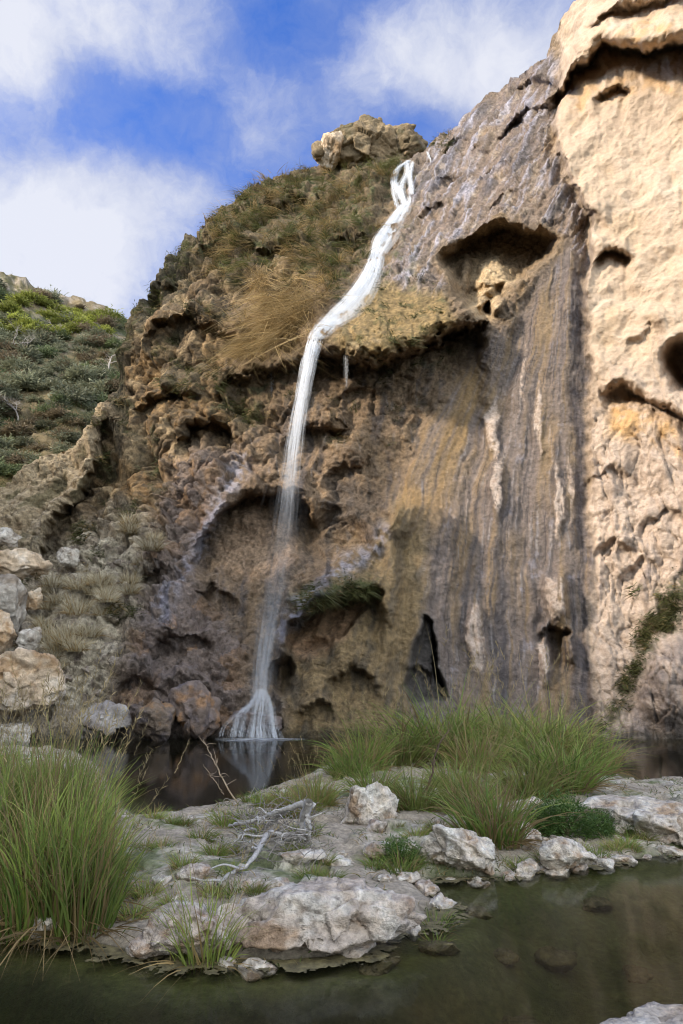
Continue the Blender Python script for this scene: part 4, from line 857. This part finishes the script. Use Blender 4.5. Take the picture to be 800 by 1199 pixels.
# low green ground cover on the bank
def ground_cover():
    r = np.random.default_rng(610); n = 42000; ok = (sd < -.03) & (k01(nA + .5 * nB, .0, .25) < .5) | ((sd < .10) & (sd > -.25)); cand = np.nonzero(ok & (yf < 14) & (xf > -7) & (xf < 8.5))[0]
    idx = r.choice(cand, n); w_ = k01(nB + nA, -.1, .35)[idx] > r.random(n); idx = idx[w_]; n = len(idx)
    ro = np.stack([xf[idx], yf[idx], np.maximum(gz[idx], -.02)], -1); up = np.stack([r.normal(0, .6, n), r.normal(0, .6, n), np.ones(n)], -1); t = r.random((n, 1)); c = np.array([.08, .12, .03]) * (1 - t) + np.array([.13, .15, .05]) * t; st = r.random(n) < .3; c[st] = (STRAW * r.uniform(.5, 1, (n, 1)))[st]
    Vv, Ff, Cc = blades(ro, up, r.uniform(.03, .15, n), None, r.uniform(.2, .8, n), r.uniform(.008, .015, n), c, c, 3, 611)
    tag(link('ground_cover', mesh_np('ground_cover', Vv, Ff, LEAF, {'Col': Cc})), 'thin green weeds and grass over the gravel bank', None, None, 'stuff')
ground_cover()

# algae scum floating along the shore
def algae():
    m, nt, N, L, out = new_mat('algae'); tc = N('ShaderNodeTexCoord'); n = N('ShaderNodeTexNoise'); n.inputs['Scale'].default_value = 11; n.inputs['Detail'].default_value = 9; n.inputs['Roughness'].default_value = .7; L(tc.outputs['Object'], n.inputs['Vector'])
    cr = N('ShaderNodeValToRGB'); cr.color_ramp.elements[0].position = .35; cr.color_ramp.elements[0].color = (.045, .035, .015, 1); cr.color_ramp.elements[1].position = .7; cr.color_ramp.elements[1].color = (.23, .19, .085, 1); L(n.outputs['Fac'], cr.inputs[0])
    bs = N('ShaderNodeBsdfPrincipled'); bs.inputs['Roughness'].default_value = .7; L(cr.outputs[0], bs.inputs['Base Color']); b = N('ShaderNodeBump'); b.inputs['Distance'].default_value = .02; L(n.outputs['Fac'], b.inputs['Height']); L(b.outputs[0], bs.inputs['Normal']); L(bs.outputs[0], out.inputs[0])
    ax = np.arange(-6, 8.5, .0125); ay = np.arange(4.6, 10.0, .0125); AX, AY = np.meshgrid(ax, ay); fi = (AX - GX0) / GS; fj = (AY - GY0) / GS; i0 = fi.astype(int); j0 = fj.astype(int); a = fi - i0; b2 = fj - j0
    sdf = SDG[j0, i0] * (1 - a) * (1 - b2) + SDG[j0, i0 + 1] * a * (1 - b2) + SDG[j0 + 1, i0] * (1 - a) * b2 + SDG[j0 + 1, i0 + 1] * a * b2
    q = np.stack([AX.ravel(), AY.ravel(), 0 * AX.ravel()], -1); an = (fbm(q * 2.2, 5, 120, .65) + .8 * fbm(q * 12, 5, 121, .75)).reshape(AX.shape)
    wdt = np.interp(AX, [-3, -1.2, 0, 1.2, 1.6, 6], [.30, .30, .26, .30, .14, .16]); mask = (sdf > -.05) & (sdf < wdt * .55 + .45 * an) & (an > -.22 + .55 * sstep(.05, .5, sdf))
    idx = -np.ones(mask.shape, int); fm = mask[:-1, :-1] & mask[1:, :-1] & mask[:-1, 1:] & mask[1:, 1:]; used = np.zeros_like(mask)
    for a, b2 in ((0, 0), (1, 0), (0, 1), (1, 1)): used[a:mask.shape[0] - 1 + a, b2:mask.shape[1] - 1 + b2] |= fm
    idx[used] = np.arange(used.sum()); Vv = np.stack([AX[used], AY[used], .003 + .010 * np.clip(an[used] + .3, 0, 1)], -1); Vv[:, :2] += .004 * rng.normal(size=(len(Vv), 2))
    Ff = np.stack([idx[:-1, :-1], idx[:-1, 1:], idx[1:, 1:], idx[1:, :-1]], -1)[fm]
    tag(link('algae', mesh_np('algae', Vv, Ff, m)), 'olive algae scum floating along the shore of the bank', None, None, 'stuff')
algae()

# ------------------------------------------------------------------ branches and leafy plants
def tube(pts, rad, sides=6):
    pts = np.asarray(pts, float); n = len(pts); t = np.gradient(pts, axis=0); t /= np.linalg.norm(t, axis=1)[:, None] + 1e-9
    ref = np.array([.3, .2, .93]); a = np.cross(t, ref); a /= np.linalg.norm(a, axis=1)[:, None] + 1e-9; b = np.cross(t, a)
    th = np.linspace(0, 2 * np.pi, sides, endpoint=False); Vv = pts[:, None] + (a[:, None] * np.cos(th)[None, :, None] + b[:, None] * np.sin(th)[None, :, None]) * np.asarray(rad)[:, None, None]
    i = np.arange(n * sides).reshape(n, sides); j = np.roll(i, -1, 1); Ff = np.stack([i[:-1], j[:-1], j[1:], i[1:]], -1).reshape(-1, 4)
    return Vv.reshape(-1, 3), Ff
def smooth_path(ctrl, n=24, jit=0.0, r=None):
    c = np.array(ctrl, float); t = np.linspace(0, len(c) - 1, n); out = []
    for x in t:
        i = int(min(x, len(c) - 2)); f = x - i; p0 = c[max(i - 1, 0)]; p1 = c[i]; p2 = c[i + 1]; p3 = c[min(i + 2, len(c) - 1)]
        out.append(.5 * (2 * p1 + (p2 - p0) * f + (2 * p0 - 5 * p1 + 4 * p2 - p3) * f * f + (3 * p1 - p0 - 3 * p2 + p3) * f ** 3))
    out = np.array(out)
    if jit: out[1:-1] += (r or rng).normal(0, jit, (n - 2, 3))
    return out
def wood_mesh(name, tubes, c=(.42, .39, .36)):
    parts = []; r = np.random.default_rng(len(tubes))
    for p, rad in tubes:
        a, b = tube(p, rad); k = fbm(a * 14, 3, 5); parts.append((a, b, np.array(c)[None] * (1 + .35 * k[:, None])))
    Vv, Ff, Cc = join(parts); return mesh_np(name, Vv, Ff, BARK, {'Col': Cc, 'wet': np.zeros(len(Vv))})
def dead_branch():
    r = np.random.default_rng(700)
    def g(pu, pv, h): p = at(pu, pv); return np.array([p[0], p[1], max(p[2], 0) + h])
    lim = [([(362, 945, .55), (355, 965, .45), (352, 985, .33), (330, 992, .2), (312, 1000, .14), (295, 1012, .10), (272, 1030, .04), (255, 1044, .02)], .05),
           ([(368, 950, .40), (350, 948, .40), (330, 955, .32), (310, 962, .24), (290, 968, .14), (268, 972, .05)], .04),
           ([(340, 950, .45), (318, 968, .34), (300, 985, .20), (285, 1005, .08)], .028), ([(358, 945, .25), (362, 975, .28), (360, 998, .10)], .036),
           ([(330, 992, .22), (310, 985, .2), (290, 990, .1), (270, 1000, .05)], .022)]
    tubes = []
    for ctrl, r0 in lim:
        # heights are above the gravel under the branch; anchor along one line of sight depth
        base = at(310, 1000); pts = []
        for (a, b, h) in ctrl:
            bb = max(b, 990 - (345 - a) * .1); gp = at(a, bb); p = unproj(a, b, gp[1]) if b < bb else gp; p = np.array([p[0], p[1], max(p[2], ground_z(p[0], p[1])) + (.04 + h * .7 if b >= bb else .05)]); pts.append(p)
        path = smooth_path(pts, 30, .008, r); tubes.append((path, r0 * np.linspace(1, .35, 30) * (1 + .2 * r.normal(size=30) * .5)))
        for k in range(7):
            i = r.integers(4, 28); d = r.normal(size=3); d[2] = abs(d[2]) * .2; d[0] -= .6; d /= np.linalg.norm(d); ln = r.uniform(.12, .4)
            q = [path[i] + d * ln * s + r.normal(0, .02, 3) * s for s in np.linspace(0, 1, 5)]; q = [np.array([x[0], x[1], max(x[2], ground_z(x[0], x[1]) + .01)]) for x in q]
            tubes.append((smooth_path(q, 12), r0 * .35 * np.linspace(1, .3, 12)))
    o = link('dead_branch', wood_mesh('limb', tubes[:1])); o.name = 'dead_branch'
    tag(o, 'bleached grey twisted dead branch lying on the gravel', 'branch')
    for t in range(1, 5):
        pass
    link('limb', wood_mesh('limb', tubes[1:]), o)
    # heap of fine twigs under it
    tw = []
    for k in range(240):
        a, b = r.uniform(275, 372), r.uniform(955, 1012); p = at(a, b); d = r.normal(size=3); d[2] = abs(d[2]) * .45; d /= np.linalg.norm(d); ln = r.uniform(.15, .45); st = np.array([p[0], p[1], max(p[2], 0) + r.uniform(0, .25)])
        tw.append((smooth_path([st, st + d * ln * .5 + r.normal(0, .03, 3), st + d * ln + r.normal(0, .05, 3) - np.array([0, 0, .05])], 8), np.linspace(.006, .002, 8)))
    tag(link('twigs', wood_mesh('twigs', tw, (.24, .21, .18))), 'tangled heap of thin grey twigs under the dead branch', None, None, 'stuff')
dead_branch()
def stalk(ctrl, depth, r0, label, name='dead_stalk', twigs=8, c=(.34, .26, .18), seed=1):
    r = np.random.default_rng(seed); pts = [unproj(a, b, depth) for (a, b) in ctrl]; path = smooth_path(pts, 24, .006, r); tubes = [(path, r0 * np.linspace(1, .35, 24))]
    for k in range(twigs):
        i = r.integers(5, 22); d = r.normal(size=3); d[2] = abs(d[2]); d /= np.linalg.norm(d); ln = r.uniform(.08, .3); tubes.append((smooth_path([path[i], path[i] + d * ln * .5, path[i] + d * ln + r.normal(0, .03, 3)], 8), r0 * .4 * np.linspace(1, .3, 8)))
    tag(link(name, wood_mesh(name, tubes, c)), label, 'branch')
stalk([(282, 945), (268, 925), (255, 900), (245, 880), (238, 866)], 11.6, .016, 'thin leaning dead stalk rising over the pool behind the bank', seed=2, twigs=14)
stalk([(262, 930), (250, 912), (238, 895)], 11.9, .008, 'short broken dead stalk left of the leaning stalk', seed=3, twigs=3)
stalk([(500, 925), (506, 905), (510, 882), (520, 862), (528, 853)], 11.2, .02, 'dark bent stem rising from the green tussocks', seed=4, twigs=2, c=(.12, .08, .06))
stalk([(205, 905), (214, 885), (222, 868)], 9.0, .006, 'single bent dry reed stem at the right of the left reed bed', seed=5, twigs=2, c=(.4, .3, .16))

def leafy(name, n, rx, rz, leaf, c1, c2, seed, clumps=9):
    r = np.random.default_rng(seed); cen = r.normal(size=(clumps, 3)); cen /= np.linalg.norm(cen, axis=1)[:, None]; cen *= r.uniform(.3, .85, (clumps, 1)); cen[:, 2] = np.abs(cen[:, 2]) * .9 + .1
    k = r.integers(0, clumps, n); p = cen[k] + r.normal(0, .22, (n, 3)); p[:, 2] = np.abs(p[:, 2]); nrm = p / (np.linalg.norm(p, axis=1)[:, None] + 1e-6); p = p * np.array([rx, rx, rz])
    up = nrm + r.normal(0, .6, (n, 3)); up[:, 2] += .3; t = r.random((n, 1)); c = c1 * (1 - t) + c2 * t; c = c * (.75 + .5 * _T2[k * 37 % 4096][:, 3:4])
    return blades(p, up, leaf * r.uniform(.6, 1.4, n), None, np.full(n, .3), leaf * .45 * r.uniform(.7, 1.3, n), c, c * 1.1, 2, seed + 1)
def stems(rx, rz, seed, n=9, r0=.02):
    r = np.random.default_rng(seed); tb = []
    for k in range(n):
        a = r.random() * 6.28; e = np.array([math.cos(a) * rx * r.uniform(.3, .8), math.sin(a) * rx * r.uniform(.3, .8), rz * r.uniform(.6, 1)]); tb.append((smooth_path([np.zeros(3), e * np.array([.35, .35, .5]), e], 10, .01 * rx, r), r0 * np.linspace(1, .25, 10)))
    return tb
bushM = mesh_np('foliage', *leafy('foliage', 3400, .42, .42, .045, np.array([.06, .12, .025]), np.array([.12, .19, .045]), 720, 16)[:2], LEAF, {'Col': leafy('foliage', 3400, .42, .42, .045, np.array([.06, .12, .025]), np.array([.12, .19, .045]), 720, 16)[2]})
bstem = wood_mesh('stem', stems(.35, .35, 721, 9, .01), (.2, .15, .1))
def bush(pu, pv, s, label):
    p = at(pu, pv); o = bpy.data.objects.new('low_bush', None); COL.objects.link(o); o.location = tuple(p); o.scale = (s,) * 3; o.rotation_euler = (0, 0, pu); tag(o, label, 'bush', 'leafy bushes on the bank'); link('foliage', bushM, o); link('stem', bstem, o)
bush(665, 985, 1.0, 'bright green leafy bush low on the bank right of the tall tussock'); bush(640, 978, .7, 'smaller leafy bush left of the bright green one'); bush(470, 1012, .55, 'little leafy plant between two white rocks'); bush(700, 975, .55, 'low leafy plant at the left end of the white slab'); bush(745, 990, .4, 'little weed growing below the white slab')

# hillside shrubs and bare trees
shrubK = [('dark green rounded shrub on the far left hillside', np.array([.08, .105, .05]), np.array([.17, .20, .09])), ('grey green shrub on the far left hillside', np.array([.12, .13, .08]), np.array([.20, .20, .12])), ('yellow green shrub on the far left hillside', np.array([.17, .20, .035]), np.array([.30, .31, .07])), ('brown leafless shrub on the far left hillside', np.array([.13, .10, .06]), np.array([.19, .15, .09]))]
shr = []
for i, (lb, a, b) in enumerate(shrubK):
    for j in range(2):
        x = leafy('crown', 1300, 1.0, .85, .22, a, b, 730 + i * 2 + j, 12); shr.append((mesh_np('crown', x[0], x[1], LEAF, {'Col': x[2]}), wood_mesh('stem', stems(.8, .7, 750 + i, 8, .05), (.2, .17, .13)), lb))
r = np.random.default_rng(760); cnt = 0
for k in range(330):
    pu, pv = r.uniform(-45, 150), r.uniform(326, 560)
    if pv < np.interp(pu, [0, 60, 150], [330, 348, 378]) : continue
    kind = 2 if (355 < pv < 392 and r.random() < .55) else r.choice([0, 1, 1, 1, 3, 3]); pz = hill_at(pu, pv); me_, st_, lb = shr[kind * 2 + r.integers(0, 2)]; s = r.uniform(1.0, 2.5) * (1.0 if pv < 480 else .65)  # yellow green kept to the sunlit band, sunlight put into the leaf colour
    o = bpy.data.objects.new('shrub', None); COL.objects.link(o); o.location = (pz[0], pz[1], pz[2] - .2); o.scale = (s * r.uniform(.9, 1.3), s, s * r.uniform(.7, 1.1)); o.rotation_euler = (0, 0, r.random() * 6.28); tag(o, lb, 'shrub', 'shrubs on the far hillside'); link('crown', me_, o); link('stem', st_, o); cnt += 1
def bare_tree(pu, pv, hgt, seed, label):
    r = np.random.default_rng(seed); base = hill_at(pu, pv); tr = []; br = []
    def grow(p, d, ln, rad, lev):
        q = [p]; 
        for k in range(4): d = d + r.normal(0, .18, 3); d /= np.linalg.norm(d); q.append(q[-1] + d * ln / 4)
        (tr if lev == 0 else br).append((smooth_path(q, 10), rad * np.linspace(1, .55, 10)))
        if lev < 4:
            for k in range(3 if lev else 4):
                nd = d + r.normal(0, .55, 3); nd[2] = abs(nd[2]) * .8 + .1; nd /= np.linalg.norm(nd); grow(q[r.integers(2, 5)], nd, ln * r.uniform(.55, .8), rad * .5, lev + 1)
    grow(np.zeros(3), np.array([.1, 0, 1.0]), hgt * .4, .13, 0)
    o = bpy.data.objects.new('bare_tree', None); COL.objects.link(o); o.location = (base[0], base[1], base[2] - .2); tag(o, label, 'tree', 'bare trees on the far hillside'); link('trunk', wood_mesh('trunk', tr, (.34, .30, .26)), o); link('branches', wood_mesh('branches', br, (.34, .30, .26)), o)
bare_tree(12, 420, 8.5, 771, 'pale leafless tree at the upper left of the hillside'); bare_tree(124, 440, 6.5, 772, 'grey leafless tree just left of the cliff edge'); bare_tree(20, 490, 4.5, 773, 'small leafless tree low on the hillside at the left edge'); bare_tree(66, 395, 4.5, 774, 'thin leafless tree among shrubs below the sunlit crest')
# hillside grass
def hill_grass():
    r = np.random.default_rng(780); n = 22000; g = hg.reshape(-1, 3); hvv = hv.ravel(); huu = np.repeat(hu[None], hv.shape[0], 0).ravel(); pr = ((huu > -60) & (huu < 160)) * (.25 + sstep(420, 520, hvv)); pr = pr / pr.sum(); idx = r.choice(len(g), n, p=pr)
    ro = g[idx] + r.normal(0, .35, (n, 3)) * np.array([1, 1, .1]); up = np.stack([r.normal(0, .5, n), r.normal(0, .5, n), np.ones(n)], -1); c = np.where(r.random((n, 1)) < .45, STRAW * r.uniform(.35, .75, (n, 1)), np.array([.08, .09, .03]) * r.uniform(.7, 1.4, (n, 1)))
    Vv, Ff, Cc = blades(ro, up, r.uniform(.4, 1.2, n), None, r.uniform(.2, .8, n), r.uniform(.03, .07, n), c, c, 3, 781); tag(link('hillside_grass', mesh_np('hillside_grass', Vv, Ff, LEAF, {'Col': Cc})), 'dry grass over the lower hillside', None, None, 'stuff')
hill_grass()

# ------------------------------------------------------------------ waterfall
def fall_mat(name, tint=(.90, .93, .97)):
    m, nt, N, L, out = new_mat(name); aa = N('ShaderNodeAttribute'); aa.attribute_name = 'dens'
    d = N('ShaderNodeBsdfDiffuse'); d.inputs['Color'].default_value = (*tint, 1); t2 = N('ShaderNodeBsdfTranslucent'); t2.inputs['Color'].default_value = (*tint, 1); mm = N('ShaderNodeMixShader'); mm.inputs[0].default_value = .4; L(d.outputs[0], mm.inputs[1]); L(t2.outputs[0], mm.inputs[2])
    tr = N('ShaderNodeBsdfTransparent'); mx = N('ShaderNodeMixShader'); L(aa.outputs['Fac'], mx.inputs[0]); L(tr.outputs[0], mx.inputs[1]); L(mm.outputs[0], mx.inputs[2]); L(mx.outputs[0], out.inputs[0]); return m
FALL = fall_mat('falling_water')
def strands(name, path, wpx, alpha, n, seed, rad=(.012, .03), dep=.35, parent=None, span=(0, 1), nstep=60):
    """path: (m,3) world points; wpx: width in metres per point; many soft threads following it"""
    r = np.random.default_rng(seed); ps = smooth_path(path, nstep); m = len(ps); wi = np.interp(np.linspace(0, 1, m), np.linspace(0, 1, len(wpx)), wpx); al = np.interp(np.linspace(0, 1, m), np.linspace(0, 1, len(alpha)), alpha)
    Vs, Fs, As, off = [], [], [], 0
    for k in range(n):
        c = np.clip(r.normal(0, .42), -1, 1); dd = r.uniform(-1, 1) * dep; a = r.uniform(span[0], span[0] + .45 * (span[1] - span[0])); b = r.uniform(span[0] + .6 * (span[1] - span[0]), span[1])
        if r.random() < .5: a = span[0]
        if r.random() < .6: b = span[1]
        i0, i1 = int(a * (m - 1)), max(int(b * (m - 1)), int(a * (m - 1)) + 5); i1 = min(i1, m - 1); seg = ps[i0:i1 + 1].copy(); q = len(seg)
        if q < 4: continue
        wob = noise3(np.stack([np.arange(q) * .13 + k * 7.1, np.zeros(q), np.zeros(q)], -1), seed) * .12
        seg[:, 0] += (c + wob) * wi[i0:i1 + 1] * .5; seg[:, 1] += dd * (1 - c * c) - .05
        rr = r.uniform(*rad) * np.minimum(np.minimum(np.arange(q) / 3 + .15, 1), (q - 1 - np.arange(q)) / 3 + .15); a_, f_ = tube(seg, rr, 3)
        fade = np.minimum(1, np.minimum(np.arange(q) / (q * .15 + 1), (q - 1 - np.arange(q)) / (q * .15 + 1)) + (.55 if a == span[0] or b == span[1] else 0.0)); da = np.clip(al[i0:i1 + 1] * min(r.lognormal(-.1, .4), 2.2) * (.10 + 1.8 * np.clip(.45 + 1.9 * noise3(np.stack([np.arange(q) * .35 + k * 3.3, np.zeros(q), np.zeros(q) + k], -1), seed + 1), 0, 1)) * fade, 0, .95)
        Vs.append(a_); Fs.append(f_ + off); As.append(np.repeat(da, 3)); off += len(a_)
    me = mesh_np(name, np.concatenate(Vs), np.concatenate(Fs), FALL, {'dens': np.concatenate(As)})
    return link(name, me, parent)
def on_cliff(pts, off=.25):
    o = []
    for (a, b) in pts:
        c = cliff_at(a, b); o.append(unproj(a, b, c[1] - off))
    return np.array(o)
wf = bpy.data.objects.new('waterfall', None); COL.objects.link(wf); wf.location = (0, 0, 0); tag(wf, 'silky white waterfall sliding down the shelf and dropping into the pool', 'waterfall')
for k, (pts, w, n) in enumerate([([(480, 189), (466, 199), (462, 214), (470, 230), (477, 242)], .5, 110), ([(476, 189), (477, 203), (470, 220), (474, 240)], .5, 90), ([(483, 190), (480, 208), (482, 224), (479, 241)], .4, 70), ([(470, 190), (463, 204), (461, 222), (466, 244)], .4, 50)]):
    strands('upper_fall', on_cliff(pts, .3), [w * .7, w, w * 1.2, w], [.17, .13, .11, .13, .15], n * 2, 840 + k, (.008, .02), .15, wf)
ch = on_cliff([(476, 238), (462, 258), (448, 280), (440, 300), (432, 322), (418, 345), (398, 367), (380, 384), (370, 398)], .25)
for k, (dx, w, n, a) in enumerate([(0, .85, 620, .42), (-6, .5, 150, .3), (7, .6, 170, .3), (13, .5, 80, .16)]):
    pk_ = [(476 + dx * .5, 238), (462 + dx * .9, 258), (448 + dx * 1.2, 280), (440 + dx * .7, 300), (432 + dx, 322), (418 + dx * 1.4, 345), (398 + dx * 1.6, 367), (380 + dx, 384), (370 + dx * .6, 398)]
    strands('chute', on_cliff(pk_, .2), [w * x for x in (.8, 1, .9, .8, 1.0, 1.3, 1.5, 1.3, 1.1)], [a * x for x in (.34, .27, .30, .27, .22, .17, .17, .21, .30)], n, 850 + k, (.008, .022), .12, wf)
lp = ch[-1]
fp = []
for (a, b, k) in [(369, 399, 0), (362, 425, .03), (354, 465, .10), (347, 505, .2), (342, 545, .32), (337, 590, .45), (331, 640, .58), (323, 690, .70), (314, 740, .82), (307, 790, .92), (304, 828, 1)]:
    yy = lp[1] * (1 - k) + 27.0 * k - .4 * math.sin(k * 3.14); c = cliff_at(a, b); fp.append(unproj(a, b, min(yy, c[1] - .3) if b < 420 or b > 600 else yy))
strands('free_fall', np.array(fp), [.8, .8, .8, .85, .95, 1.1, 1.3, 1.3, 1.1, .9, .75], [.40, .15, .075, .045, .022, .007, .003, .006, .013, .02, .026], 300, 803, (.012, .03), .5, wf, nstep=60)
strands('spray', np.array(fp)[3:], [1.6, 1.9, 2.2, 2.4, 2.2, 1.9, 1.6, 1.5], [.0025, .002, .002, .0025, .003, .004, .005, .008], 130, 804, (.02, .05), .9, wf)
for i, (pts, w, n) in enumerate([([(305, 806), (296, 822), (283, 834), (278, 846), (274, 864)], .4, 34), ([(306, 806), (300, 826), (297, 846), (294, 865)], .3, 44), ([(307, 806), (308, 826), (305, 848), (306, 865)], .55, 80), ([(309, 806), (316, 824), (319, 846), (322, 865)], .35, 50), ([(300, 822), (288, 830), (274, 840), (264, 850), (260, 863)], .3, 12), ([(304, 806), (291, 830), (286, 848), (283, 864)], .2, 24), ([(309, 812), (316, 830), (322, 850), (327, 865)], .4, 14)]):
    strands('splash_veil', np.array([unproj(a, b, 26.45 - .16 * k) for k, (a, b) in enumerate(pts)]), [w * .8, w, w * .9, w * 1.3], [.010, .035, .028, .10], n * 2, 820 + i, (.01, .022), .2, wf)
# foam where it lands
def foam():
    n, m = 40, 10; c = onz(300, 866); r_ = np.linspace(.02, 1, m)[:, None]; a = np.linspace(0, 2 * np.pi, n, endpoint=False)[None]; rad = r_ * (1 + .15 * np.sin(a * 3 + 1)); x = c[0] + 1.7 * rad * np.cos(a); y = c[1] - .1 + .75 * rad * np.sin(a) * 1.2; z = .03 * (1 - r_) * np.ones_like(a) + .01 + .015 * np.abs(fbm(np.stack([x.ravel() * 5, y.ravel() * 5, 0 * x.ravel()], -1), 2, 4).reshape(x.shape))
    i = np.arange(n * m).reshape(m, n); j = np.roll(i, -1, 1); Ff = np.stack([i[:-1], j[:-1], j[1:], i[1:]], -1).reshape(-1, 4)
    link('foam', mesh_np('foam', np.stack([x.ravel(), y.ravel(), z.ravel()], -1), Ff, FALL, {'dens': (.75 * (1 - r_) ** .8 * (.7 + .3 * np.sin(a * 5)) * np.ones_like(a)).clip(0, 1).ravel()}), wf)
foam()
def trickle(pts, w, n, seed, al, label):
    o = strands('trickle', on_cliff(pts, .1), [w] * len(pts), al, n, seed, (.006, .014), .08); tag(o, label, 'waterfall')
trickle([(500, 178), (502, 183), (504, 190)], .25, 24, 831, [.5, .4, .2], 'tiny trickle of white water beside the green tuft on the skyline')
def thin_drip(a, v0, v1, seed, label):
    y = cliff_at(a, v0 - 8)[1] - .05; o = strands('trickle', np.array([unproj(a + (k - v0) * .02, k, y) for k in np.linspace(v0 - 10, v1, 5)]), [.35] * 5, [.3, .22, .14, .08, .03], 22, seed, (.005, .012), .1); tag(o, label, 'waterfall')
thin_drip(317, 446, 482, 832, 'thin drip falling from the ledge left of the main fall')
thin_drip(405, 424, 455, 833, 'faint drip from the shadowed lip right of the main fall')
